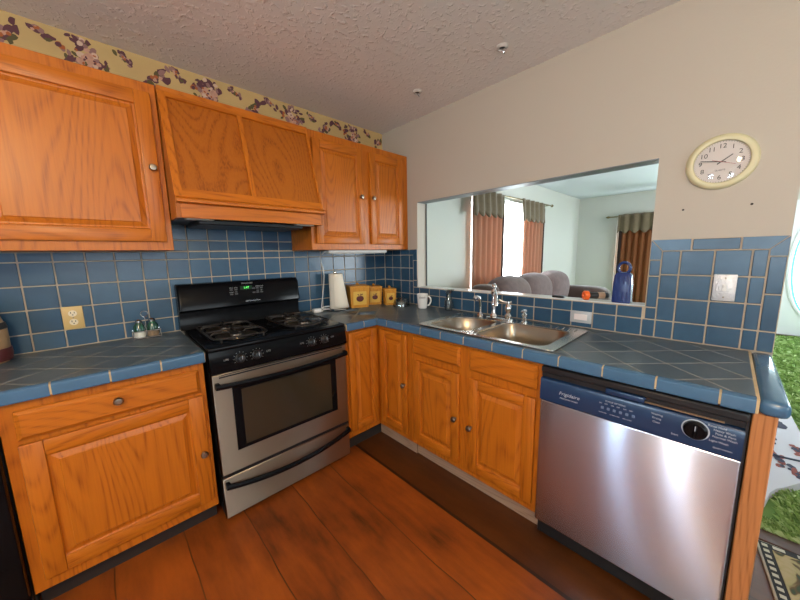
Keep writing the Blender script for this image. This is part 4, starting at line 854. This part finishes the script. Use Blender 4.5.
# clock
def clock():
    c = Vector((-0.0005, -2.232, 1.722)); t = thing('wall_clock', 'round cream-rimmed clock on the beige wall', 'clock', c)
    f = lambda a, b, d: (c.x - d, c.y - a, c.z + b); n = (-1, 0, 0)
    m = MB(); m.lathe([(0.086, 0.004), (0.0855, 0.012), (0.089, 0.016), (0.098, 0.018), (0.107, 0.015), (0.1125, 0.008), (0.1135, 0.0), (0.086, 0.0), (0.086, 0.004)], c, n, 56); m.build('rim', CLOCKRIM, t)
    m = MB(); m.lathe([(0, 0.001), (0.0862, 0.001), (0.0862, 0.006), (0, 0.006)], c, n, 48); m.build('face', CLOCKFACE, t)
    its = [(str(h), 0.026, (lambda a, b, d, h=h: f(0.0645 * math.sin(h * PI / 6) + a, 0.0645 * math.cos(h * PI / 6) + b, 0.0062 + d))) for h in range(1, 13)] + [('QUARTZ', 0.008, lambda a, b, d: f(a, -0.034 + b, 0.0062 + d))]
    join_text(its, 'numerals', INK, t)
    m = MB()
    for k in range(60):
        an = k * PI / 30; s_, c_ = math.sin(an), math.cos(an); q = [(-0.0006, 0.081), (0.0006, 0.081), (0.0006, 0.084), (-0.0006, 0.084)]
        m.face([f(a * c_ + b * s_, -a * s_ + b * c_, 0.0064) for a, b in q])
    m.build('minute_marks', INK, t, smooth=False)
    def hand(an, l, tail, w, z, name, mat):
        s_, c_ = math.sin(an), math.cos(an); m = MB(); q = [(-w, -tail), (w, -tail), (w * 0.7, l), (-w * 0.7, l)]
        m.prism(q, lambda a, b, d: f(a * c_ + b * s_, -a * s_ + b * c_, d), z, z + 0.0008); m.build(name, mat, t, smooth=False)
    hand(1.78 * PI / 6, 0.042, 0.014, 0.0022, 0.009, 'hour_hand', INK); hand(47 * PI / 30, 0.066, 0.016, 0.0018, 0.0105, 'minute_hand', INK); hand(18.5 * PI / 30, 0.048, 0.03, 0.0009, 0.012, 'second_hand', REDINK)
    m = MB(); m.lathe([(0.0865, 0.0145), (0.07, 0.0172), (0.045, 0.0195), (0.02, 0.0208), (0, 0.0212)], c, n, 48); m.build('glass', CLOCKGLASS, t)
clock()
# ceiling hooks
for x, y, lb in ((-0.313, -0.738, 'small round ceiling fitting nearer the corner cabinet'), (-0.310, -1.355, 'small round ceiling fitting above the sink')):
    t = thing('ceiling_hook', lb, 'ceiling fitting', (x, y, H), group='round ceiling fittings')
    m = MB(); m.lathe([(0.012, 0), (0.030, 0), (0.032, -0.005), (0.027, -0.012), (0.021, -0.014), (0.020, -0.008), (0.012, -0.006)], (x, y, H - 0.0005), seg=28); m.build('rose', P('dull_white_metal', (0.55, 0.52, 0.49), 0.35), t)
    m = MB(); m.lathe([(0, -0.001), (0.020, -0.001), (0.020, -0.007), (0, -0.007)], (x, y, H), seg=20); m.build('socket', BLACKM, t)
    m = MB(); m.tube([(x, y, H - 0.006), (x, y, H - 0.022), (x + 0.008, y - 0.008, H - 0.030), (x + 0.004, y - 0.012, H - 0.038)], 0.0025, 6); m.build('hook', CHROME, t)

# ------------------------------------------------------------------ things on the counters
Z0 = ZC + 0.0005
t = thing('jar', 'tan stoneware jar with a dark band at the end of the short counter', 'jar', (-2.395, -0.115, Z0))
m = MB(); m.lathe([(0, 0), (0.062, 0), (0.074, 0.04), (0.074, 0.15), (0.060, 0.20), (0.048, 0.215), (0.048, 0.23), (0, 0.23)], (-2.395, -0.115, Z0), seg=32); j = m.build('body', TANCLAY, t)
m = MB(); m.lathe([(0.0745, 0.0), (0.079, 0.03), (0.077, 0.055), (0.0745, 0.055)], (-2.395, -0.115, Z0 + 0.01), seg=32); m.build('foot_band', DARKRED, t)
m = MB(); m.lathe([(0.0742, 0.148), (0.076, 0.152), (0.070, 0.176), (0.0675, 0.176)], (-2.395, -0.115, Z0), seg=32); m.build('shoulder_band', INK, t)
m = MB(); m.lathe([(0, 0.231), (0.052, 0.231), (0.054, 0.236), (0.04, 0.252), (0.012, 0.262), (0.012, 0.272), (0.018, 0.285), (0, 0.292)], (-2.395, -0.115, Z0), seg=28); m.build('lid', TANCLAY, t)
# salt and pepper in a wire caddy
cx, cy, ks = -1.845, -0.058, 1.38
t = thing('shaker_caddy', 'small wire caddy with a ring handle on the short counter', 'caddy', (cx, cy, Z0))
cq = lambda x, y, z: (cx + x * ks, cy + y * ks, Z0 + z * ks)
m = MB()
for a_, b_, z_ in ((0.043, 0.022, 0.003), (0.045, 0.024, 0.03)): m.tube([cq(-a_, -b_, z_), cq(a_, -b_, z_), cq(a_, b_, z_), cq(-a_, b_, z_)], 0.0024, 6, closed=True)
for x in (-0.044, 0.044):
    for y in (-0.023, 0.023): m.tube([cq(x, y, 0.0015), cq(x, y, 0.03)], 0.0024, 6)
m.build('wire_basket', CHROME, t)
m = MB(); m.tube([cq(0, 0, 0.003), cq(0, 0, 0.085)], 0.0024, 6); m.tube([cq(0.012 * math.sin(a), 0, 0.097 - 0.012 * math.cos(a)) for a in [2 * PI * k / 14 for k in range(14)]], 0.003, 6, closed=True); m.build('ring_handle', CHROME, t)
for dx, fill, lb, nm in ((-0.0215, SALT, 'green glass shaker of salt in the wire caddy', 'salt_shaker'), (0.0215, PEPPER, 'green glass shaker of pepper in the wire caddy', 'pepper_shaker')):
    c = cq(dx, 0, 0.0052); t = thing(nm, lb, 'shaker', c); sc = lambda pr: [(a * ks, b * ks) for a, b in pr]
    m = MB(); m.lathe(sc([(0, 0), (0.017, 0), (0.0185, 0.008), (0.0185, 0.022), (0, 0.022)]), c); m.build('contents', fill, t)
    m = MB(); m.lathe(sc([(0.0185, 0.022), (0.0187, 0.045), (0.011, 0.056), (0.010, 0.060), (0, 0.060)]), c); m.build('glass', GREENGLASS, t)
    m = MB(); m.lathe(sc([(0, 0.0602), (0.0115, 0.0602), (0.0115, 0.068), (0.007, 0.073), (0, 0.074)]), c); m.build('cap', CHROME, t)
# paper towels
tx, ty = -0.625, -0.105
t = thing('paper_towel_holder', 'round chrome and black paper towel stand by the corner', 'paper towel holder', (tx, ty, Z0))
m = MB(); m.lathe([(0, 0), (0.088, 0), (0.090, 0.005), (0.084, 0.010), (0.01, 0.012), (0, 0.012)], (tx, ty, Z0), seg=36); b_ = m.build('base', BLACKM, t)
m = MB(); m.lathe([(0.084, 0.0105), (0.091, 0.006), (0.093, 0.009), (0.086, 0.013), (0.084, 0.0105)], (tx, ty, Z0), seg=36); m.build('chrome_ring', CHROME, b_)
m = MB(); m.lathe([(0, 0.0122), (0.008, 0.0122), (0.008, 0.295), (0.012, 0.30), (0.010, 0.312), (0, 0.316)], (tx, ty, Z0), seg=16); m.build('rod', CHROME, t)
t = thing('paper_towel_roll', 'white paper towel roll with a loose flared sheet on the stand', 'paper towels', (tx, ty, Z0 + 0.0135))
m = MB(); c = (tx, ty, Z0 + 0.0135); m.lathe([(0.018, 0), (0.055, 0), (0.0555, 0.002), (0.0555, 0.278), (0.055, 0.28), (0.018, 0.28), (0.018, 0)], c, seg=36); m.build('roll', PAPER, t)
def loose_sheet():
    m = MB(); rows_ = []; nz, na = 8, 14
    for j in range(nz + 1):
        k = j / nz; z = Z0 + 0.0135 + 0.004 + 0.273 * k; row = []
        for i in range(na + 1):
            a = math.radians(215 + 100 * i / na); fl_ = (i / na) ** 2 * (1 - k) ** 1.2
            r = 0.0575 + 0.045 * fl_; row.append(Vector((tx + r * math.cos(a), ty + r * math.sin(a), z)))
        rows_.append(row)
    for r0, r1 in zip(rows_, rows_[1:]):
        for i in range(na): m.face([r0[i], r0[i + 1], r1[i + 1], r1[i]])
    o = m.build('loose_sheet', PAPER, t); md = o.modifiers.new('thickness', 'SOLIDIFY'); md.thickness = 0.001
loose_sheet()
# under-cabinet lamp with its cord, adapter lump on the counter
t = thing('cabinet_strip_light', 'slim white strip lamp under the corner wall cabinet with a hanging cord', 'lamp', (-0.5, -0.27, UB))
m = MB(); m.box(-0.790, -0.235, -0.300, -0.235, UB - 0.024, UB - 0.0005, 0, 0.004); m.build('housing', P('grey_white_housing', (0.42, 0.40, 0.38), 0.4), t)
m = MB(); m.box(-0.78, -0.245, -0.292, -0.243, UB - 0.028, UB - 0.0242, 0, 0.001); m.build('lens', P('milky_lens', (0.55, 0.53, 0.50), 0.3), t)
m = MB(); m.tube([(-0.785, -0.265, UB - 0.013), (-0.800, -0.24, UB - 0.016), (-0.790, -0.17, UB - 0.045), (-0.745, -0.10, UB - 0.09), (-0.715, -0.07, UB - 0.14), (-0.700, -0.055, UB - 0.20), (-0.705, -0.045, UB - 0.30), (-0.72, -0.04, UB - 0.40), (-0.735, -0.045, UB - 0.4765)], 0.0038, 8); m.build('cord', WHITE, t)
t = thing('power_adapter', 'white plug and coiled cord lying beside the paper towel stand', 'plug', (-0.77, -0.1, Z0))
m = MB(); m.box(-0.84, -0.775, -0.125, -0.085, Z0, Z0 + 0.032, 0, 0.008, 3); m.build('plug_body', WHITE, t)
m = MB(); m.tube([(-0.777, -0.105, Z0 + 0.016)] + [(-0.735 + 0.030 * math.cos(a) , -0.115 + 0.028 * math.sin(a), Z0 + 0.006 + 0.0022 * k) for k, a in enumerate([PI - 0.65 * q for q in range(16)])], 0.0045, 8); m.build('cord', WHITE, t)
# canisters
def canister(cx, cy, rz, w, h, label):
    t = thing('canister', label, 'canister', (cx, cy, Z0), rz, 'honey-coloured apple canisters')
    m = MB(); b0, b1 = w * 0.44, w * 0.5
    m.loft([[(sx * k, sy * k, z) for sx, sy in ((-1, -1), (1, -1), (1, 1), (-1, 1))] for k, z in ((b0, 0), (b1, h))], 0, True, True); m.build('body', HONEY, t, local=True, smooth=False)
    m = MB(); m.box(-b1 - 0.003, b1 + 0.003, -b1 - 0.003, b1 + 0.003, h + 0.0005, h + 0.013, 0, 0.004, 2); l_ = m.build('lid', HONEY, t, local=True)
    m = MB(); m.lathe([(0, h + 0.0132), (0.010, h + 0.0132), (0.008, h + 0.018), (0.013, h + 0.026), (0.008, h + 0.034), (0, h + 0.035)], (0, 0, 0), seg=16); m.build('knob', HONEY, l_, local=True)
    def fp_(a, b, d): k = b0 + (b1 - b0) * b / h; return (a, -k - d, b)
    m = MB(); a_, z0_, z1_ = w * 0.34, h * 0.14, h * 0.80
    m.prism([(-a_, z0_), (a_, z0_), (a_, z1_), (-a_, z1_)], fp_, 0.0002, 0.0022); lb = m.build('label_panel', APPLELABEL, t, local=True, smooth=False)
    m = MB(); zc, r = h * 0.45, w * 0.175; n = 22; pts = []
    for i in range(n):
        a = 2 * PI * i / n; q = r * (1 + 0.10 * math.cos(2 * a)) * (1 - 0.22 * max(0, math.sin(a)) ** 8); pts.append((q * math.cos(a), zc + q * math.sin(a)))
    m.prism(pts, fp_, 0.0023, 0.0050); m.prism([(-0.002, zc + r * 0.7), (0.002, zc + r * 0.7), (0.006, zc + r * 1.45), (0.002, zc + r * 1.5)], fp_, 0.0023, 0.0050); m.prism([(0.002, zc + r * 0.95), (r * 0.6, zc + r * 1.5), (r * 0.9, zc + r * 1.25), (r * 0.5, zc + r)], fp_, 0.0023, 0.0050); m.prism([(-0.002, zc + r * 0.95), (-r * 0.6, zc + r * 1.4), (-r * 0.8, zc + r * 1.2), (-r * 0.4, zc + r * 0.95)], fp_, 0.0023, 0.0050)
    m.build('apple', APPLE, lb, local=True, smooth=False)
canister(-0.418, -0.112, math.radians(-22), 0.165, 0.172, 'honey-coloured apple canister, the largest, next to the paper towels')
canister(-0.232, -0.100, math.radians(-28), 0.130, 0.150, 'honey-coloured apple canister, the middle one of three in the corner')
canister(-0.163, -0.236, math.radians(-26), 0.100, 0.132, 'honey-coloured apple canister, the smallest, beside the glass bowl')
# overturned glass bowl
t = thing('glass_bowl', 'clear glass bowl turned upside down in the corner by the canisters', 'bowl', (-0.165, -0.390, Z0))
m = MB(); pr = [(0.072, 0.0), (0.071, 0.02), (0.064, 0.045), (0.048, 0.066), (0.025, 0.076), (0.025, 0.083), (0.0, 0.083)]
m.lathe(pr, (-0.165, -0.390, Z0), seg=32); m.lathe([(0.072, 0.0), (0.069, 0.001), (0.0685, 0.02), (0.061, 0.044), (0.046, 0.063), (0.0, 0.073)], (-0.165, -0.390, Z0), seg=32); m.build('shell', CLEAR, t, recalc=False)
# mug
mc = (-0.118, -0.593, Z0)
t = thing('mug', 'white ceramic mug with small brown lettering near the sill', 'mug', mc)
m = MB(); m.lathe([(0, 0), (0.034, 0), (0.038, 0.006), (0.042, 0.06), (0.046, 0.115), (0.044, 0.118), (0.042, 0.114), (0.038, 0.06), (0.034, 0.01), (0, 0.008)], mc, seg=32); m.build('body', CERAMIC, t)
m = MB(); hd = Vector((0.30, -0.95, 0)).normalized(); m.tube([Vector(mc) + hd * r + Vector((0, 0, z)) for r, z in ((0.041, 0.095), (0.058, 0.098), (0.072, 0.085), (0.075, 0.062), (0.066, 0.038), (0.052, 0.026), (0.038, 0.026))], 0.0062, 10); m.build('handle', CERAMIC, t)
m = MB()
for i in range(7):
    a0 = math.radians(190 + i * 9.5); z = 0.085
    for a_, b_, zz0, zz1 in ((0, 5.5, 0, 0.004), (0, 1.6, 0.004, 0.013), (4, 5.5, 0.004, 0.009 + 0.003 * (i % 2)), (0, 5.5, 0.010, 0.013)):
        p0, p1 = a0 + math.radians(a_), a0 + math.radians(b_); q = lambda a, z: (mc[0] + (0.0444 + 0.0008) * math.cos(a), mc[1] + 0.0452 * math.sin(a), mc[2] + z)
        m.face([q(p0, z + zz0), q(p1, z + zz0), q(p1, z + zz1), q(p0, z + zz1)])
m.build('print', BROWN, t, smooth=False)
# glass vase behind the small bowl
vc = (-0.060, -0.815, Z0)
t = thing('glass_vase', 'clear glass vase with a flared lip against the tiles behind the sink', 'vase', vc)
m = MB(); m.lathe([(0, 0.002), (0.028, 0.0), (0.036, 0.03), (0.036, 0.07), (0.022, 0.105), (0.018, 0.125), (0.030, 0.150), (0.046, 0.163)], vc, seg=28); m.lathe([(0.046, 0.163), (0.028, 0.149), (0.016, 0.125), (0.020, 0.105), (0.034, 0.07), (0.034, 0.03), (0.026, 0.01), (0, 0.01)], vc, seg=28); m.build('shell', CLEAR, t, recalc=False)

# ------------------------------------------------------------------ things on the sill
ZS = OP[2] + 0.0045
bc = Vector((0.060, -1.908, ZS))
t = thing('blue_jug', 'tall navy blue ribbed plastic container with a ring handle on the sill', 'container', bc)
m = MB(); rings = []
for z, a, b in ((0, 0.030, 0.040), (0.004, 0.033, 0.043), (0.10, 0.031, 0.041), (0.150, 0.028, 0.038), (0.163, 0.020, 0.030), (0.166, 0.012, 0.02)):
    rings.append(rrect(bc.x - a, bc.x + a, bc.y - b, bc.y + b, 0.010, ZS + z, 5))
m.loft(rings, 0, True, True)
for k in range(4):
    yy = bc.y - 0.027 + 0.018 * k; m.box(bc.x - 0.0345, bc.x - 0.028, yy - 0.004, yy + 0.004, ZS + 0.012, ZS + 0.062, 0, 0.002); m.box(bc.x - 0.0325, bc.x - 0.024, yy - 0.003, yy + 0.003, ZS + 0.10, ZS + 0.145, 0, 0.0015)
m.build('body', BLUEPLASTIC, t)
m = MB(); m.tube([(bc.x, bc.y + 0.027 * math.sin(a), ZS + 0.188 - 0.030 * math.cos(a)) for a in [2 * PI * k / 22 for k in range(22)]], 0.0075, 10, closed=True); m.build('ring_handle', BLUEPLASTIC, t)
t = thing('flashlight', 'black flashlight with an orange lens ring lying on the sill', 'flashlight', (0.065, -1.77, ZS))
ax = Vector((0.62, -0.78, 0)).normalized(); p0 = Vector((0.045, -1.735, ZS + 0.0225))
p0 = Vector((0.030, -1.728, ZS + 0.0268)); ax = Vector((0.62, -0.78, 0)).normalized()
m = MB(); m.lathe([(0, 0.026), (0.017, 0.026), (0.0185, 0.032), (0.0185, 0.125), (0.012, 0.135), (0, 0.135)], p0, ax, 24); m.build('barrel', BLACKM, t)
m = MB(); m.lathe([(0, 0.004), (0.014, 0.006), (0.016, 0.0), (0.024, 0.0), (0.0265, 0.004), (0.0265, 0.024), (0.018, 0.0285), (0, 0.0285)], p0, ax, 24); m.build('lens_ring', ORANGEPL, t)
m = MB(); m.lathe([(0.0187, 0.075), (0.0192, 0.075), (0.0192, 0.11), (0.0187, 0.11)], p0, ax, 24); m.build('band', P('tan_band', (0.40, 0.26, 0.17), 0.5), t)
m = MB(); m.box(0.030, 0.075, -1.62, -1.55, ZS, ZS + 0.012, 0, 0.004, 2); o = m.build('phone_case', BLACKM, loc=(0.05, -1.585, ZS)); props(o, 'small flat black object on the sill behind the soap pump', 'case')

# ------------------------------------------------------------------ living room seen through the opening
def pleats(f, u0, u1, w0, w1, n, amp, name, mat, parent=None, flare=0.0, scallop=0.0, loc=None, thick=0.004, nw=6):
    m = MB(); nu = n * 8; rows_ = []
    for j in range(nw + 1):
        k = j / nw; row = []
        for i in range(nu + 1):
            a = i / nu; u = u0 + (u1 - u0) * a; s_ = math.sin(2 * PI * n * a); d = amp * (0.75 + 0.25 * k) * (abs(s_) ** 0.7 * math.copysign(1, s_)) + flare * (1 - k)
            w = w0 + (w1 - w0) * k - scallop * (1 - k) * (0.5 + 0.5 * math.sin(2 * PI * n * a + 0.6)) ; row.append(f(u, w, d))
        rows_.append(row)
    for r0, r1 in zip(rows_, rows_[1:]):
        for i in range(nu): m.face([r0[i], r0[i + 1], r1[i + 1], r1[i]])
    o = m.build(name, mat, parent, loc=loc); md = o.modifiers.new('thickness', 'SOLIDIFY'); md.thickness = thick; return o
def rod(p0, p1, name, label):
    t = thing(name, label, 'curtain rod', p0); m = MB(); m.tube([p0, p1], 0.011, 10); m.build('pole', BRASS, t)
    d = (Vector(p1) - Vector(p0)).normalized()
    for p, s_ in ((Vector(p0), -1), (Vector(p1), 1)):
        m = MB(); m.lathe([(0, 0), (0.014, 0), (0.014, 0.012), (0.024, 0.03), (0.020, 0.05), (0.006, 0.075), (0, 0.078)], p, d * s_, 14); m.build('finial', BRASS, t)
    return t
t = rod((1.22, -0.116, 2.105), (3.68, -0.116, 2.130), 'curtain_rod', 'antique brass rod over the window behind the sofa')
m = MB()
for x in (1.28, 3.62): m.tube([(x, -0.116, 2.107 + 0.022 * (x > 2)), (x, -0.001, 2.107 + 0.022 * (x > 2))], 0.006, 8)
m.build('bracket', BRASS, t)
fc = FY(-0.085)
def curtain(f, u0, u1, w0, w1, n, label, mat, lin, side_):
    t = thing('window_curtain', label, 'curtain', f((u0 + u1) / 2, w0, 0.0)); pleats(f, u0, u1, w0, w1, n, 0.024, 'drape', mat, t)
    pleats(f, side_ - 0.03, side_ + 0.03, w0, w1, 1, 0.012, 'dark_edge', DARKLINING, t); return t
curtain(FY(-0.078), 1.368, 2.14, 0.02, 2.06, 6, 'terracotta curtain panel farther from the corner, behind the brown sofa arm', CURTAIN, DARKLINING, 2.13)
curtain(FY(-0.078), 2.74, 3.50, 0.02, 2.07, 6, 'terracotta curtain panel nearer the room corner, behind the sofa backs', CURTAIN, DARKLINING, 3.50)
def valance(f, u0, u1, w0, w1, n, label):
    o = pleats(f, u0, u1, w0, w1, n, 0.020, 'valance', OLIVE, flare=0.02, scallop=0.06, loc=f((u0 + u1) / 2, w1, 0.0)); props(o, label, 'valance'); return o
valance(FY(-0.150), 1.27, 2.00, 1.85, 2.115, 5, 'olive pleated valance over the terracotta curtain by the bright white wall')
valance(FY(-0.150), 2.53, 3.32, 1.86, 2.125, 5, 'olive pleated valance over the terracotta curtain nearer the corner')
o = pleats(FY(-0.028), 1.42, 3.50, 0.50, 2.09, 14, 0.012, 'sheer_curtain', SHEER, loc=(2.4, -0.045, 0.5), thick=0.0); o.modifiers.clear(); props(o, 'white sheer curtain glowing between the terracotta panels', 'curtain')
rod((5.40, -0.60, 2.005), (5.40, -1.75, 2.005), 'curtain_rod', 'dark rod with a ball finial on the far wall')
curtain(FX(5.40), -1.45, -0.76, 0.02, 1.95, 7, 'rust-brown curtain on the far wall behind the blue container', RUSTCURTAIN, DARKLINING, -0.79)
valance(FX(5.335), -1.50, -0.745, 1.73, 2.035, 5, 'dark olive valance on the far wall over the rust-brown curtain')
# sofa
t = thing('sofa', 'mauve-grey plush sofa with puffy back pillows under the window', 'sofa', (2.3, -0.75, 0))
m = MB(); m.box(1.10, 3.25, -1.10, -0.25, 0.06, 0.42, 0, 0.05, 3); m.build('seat_base', SOFA, t)
for i in range(3): m = MB(); m.ellipsoid((1.50 + i * 0.67, -0.82, 0.46), (0.335, 0.34, 0.11), 0.5, 0.35); m.build('seat_cushion', SOFA, t)
m = MB(); m.box(1.06, 3.26, -0.46, -0.26, 0.10, 0.92, 0, 0.08, 4); m.build('back_frame', SOFADARK, t)
for i in range(3):
    m = MB(); m.ellipsoid((1.50 + i * 0.67, -0.48, 0.755), (0.42, 0.20, 0.325), 0.78, 0.7, nu=32, nv=20, rot=Matrix.Rotation(math.radians(8), 3, 'X')); m.build('back_pillow', SOFA, t)
for x in (0.98, 3.42):
    m = MB(); m.ellipsoid((x, -0.68, 0.42), (0.16, 0.46, 0.40), 0.35, 0.4); m.build('armrest', SOFADARK, t)
m = MB(); m.ellipsoid((1.06, -0.46, 0.93), (0.10, 0.15, 0.08), 0.7, 0.7); m.build('arm_wing', SOFADARK, t)

# ------------------------------------------------------------------ floor coverings beyond the wall end
def carpet_pile():
    m = MB(); rnd = random.Random(11)
    for i in range(26000):
        x = 0.18 + (rnd.random() ** 2.0) * 5.1; y = rnd.uniform(-3.35, -2.38)
        if x < 1.7 and not (-2.95 < y): continue
        if 0.24 < x < 2.14 and y > (-2.60 if x < 0.62 else -2.80): continue
        s_ = 1.0 + 0.4 * x; h = rnd.uniform(0.020, 0.036) * (1 + 0.10 * x); a = rnd.gauss(0.5, 0.5); l = rnd.uniform(0.02, 0.055) * s_; w = 0.0019 * s_
        dx, dy = math.cos(a) * l, math.sin(a) * l; px, py = -math.sin(a) * w, math.cos(a) * w
        m.face([(x - px, y - py, 0.0005), (x + px, y + py, 0.0005), (x + dx * 0.6 + px * .7, y + dy * 0.6 + py * .7, h), (x + dx, y + dy, h * 0.8)], (0, 0, 1, 2)[i % 4])
    o = m.build('shag_carpet_pile', [SHAG, SHAG2, SHAG3], loc=(0.2, -2.8, 0), smooth=False, recalc=False); props(o, 'green shag carpet pile beyond the end of the counter', 'carpet', kind='stuff')
carpet_pile()
def floral_throw():
    out = [(0.30, -2.30), (0.30, -2.50), (0.40, -2.545), (0.49, -2.563), (0.56, -2.592), (0.625, -2.635), (0.72, -2.690), (1.05, -2.755), (1.40, -2.765), (1.70, -2.75), (2.0, -2.74), (2.06, -2.60), (2.05, -2.25), (1.2, -2.2), (0.5, -2.2)]
    z = 0.042; t = thing('floral_throw', 'white throw with dark red flowers spread on the green shag carpet', 'throw', (1.1, -2.5, 0.0005))
    m = MB(); m.prism(out, lambda a, b, d: (a, b, d), 0.0005, z); bmesh.ops.triangulate(m.bm, faces=[f for f in m.bm.faces if len(f.verts) > 4])
    m.build('cloth', CLOTH, t)
    rnd = random.Random(5)
    def petal(cx, cy, r, mat, k):
        n = 8; m.face([(cx + r * rnd.uniform(.7, 1.15) * math.cos(2 * PI * i / n), cy + 0.55 * r * rnd.uniform(.7, 1.15) * math.sin(2 * PI * i / n), z + 0.0006 + 0.0002 * k) for i in range(n)], mat)
    FM = [PLUM, P('brick_red_print', (0.22, 0.05, 0.04), 0.9), P('navy_print', (0.03, 0.03, 0.06), 0.9)]
    for cx, cy, s_, dk in ((1.62, -2.66, 0.13, 2), (1.33, -2.60, 0.12, 0), (1.08, -2.585, 0.10, 1), (0.92, -2.62, 0.07, 1), (0.86, -2.675, 0.06, 1), (0.80, -2.70, 0.05, 1), (1.15, -2.72, 0.07, 1), (0.58, -2.53, 0.05, 1), (0.50, -2.50, 0.04, 1)):
        m = MB()
        for k in range(9): petal(cx + rnd.uniform(-1, 1) * s_, cy + rnd.uniform(-.5, .5) * s_ * .6, s_ * rnd.uniform(.3, .5), (dk, 2)[k % 3 == 2], k)
        m.build('flower', FM, t, smooth=False, recalc=False)
    m = MB(); m.tube([(1.45, -2.36, z + 0.001), (1.15, -2.50, z + 0.001), (1.02, -2.55, z + 0.001), (0.98, -2.63, z + 0.001), (1.00, -2.72, z + 0.001), (0.98, -2.76, z + 0.001)], 0.008, 6); m.tube([(1.75, -2.61, z + 0.001), (1.4, -2.57, z + 0.001), (0.85, -2.56, z + 0.001), (0.62, -2.53, z + 0.001)], 0.005, 6); m.build('stem', P('slate_stem_print', (0.05, 0.06, 0.10), 0.9), t)
floral_throw()
def door_mat():
    t = thing('door_mat', 'leaf-patterned mat with a black and cream checked border on the wood floor', 'mat', (0.082, -2.498, 0.0005), math.radians(-83)); wid, ln = 1.30, 0.85
    # local frame: +x runs along the far edge, -y back into the kitchen
    m = MB(); m.box(0, wid, -ln, 0, 0, 0.010, 0, 0.003); m.build('backing', MATWHITE, t, local=True)
    m = MB(); m.box(0.008, wid - 0.008, -ln + 0.008, -0.008, 0.0102, 0.012); n = 24
    for i in range(n):
        c = 0.02 + i * 0.035; m.box(0.016, 0.034, -c - 0.017, -c, 0.0122, 0.0132, 1); m.box(wid - 0.034, wid - 0.016, -c - 0.017, -c, 0.0122, 0.0132, 1)
    for i in range(17):
        c = 0.05 + i * 0.072; m.box(c, c + 0.036, -0.034, -0.016, 0.0122, 0.0132, 1); m.box(c, c + 0.036, -ln + 0.016, -ln + 0.034, 0.0122, 0.0132, 1)
    m.build('checked_border', [MATBLACK, MATWHITE], t, local=True)
    m = MB(); m.box(0.045, wid - 0.045, -ln + 0.045, -0.045, 0.0122, 0.0138, 0, 0.0005); m.build('field', MATFIELD, t, local=True)
door_mat()
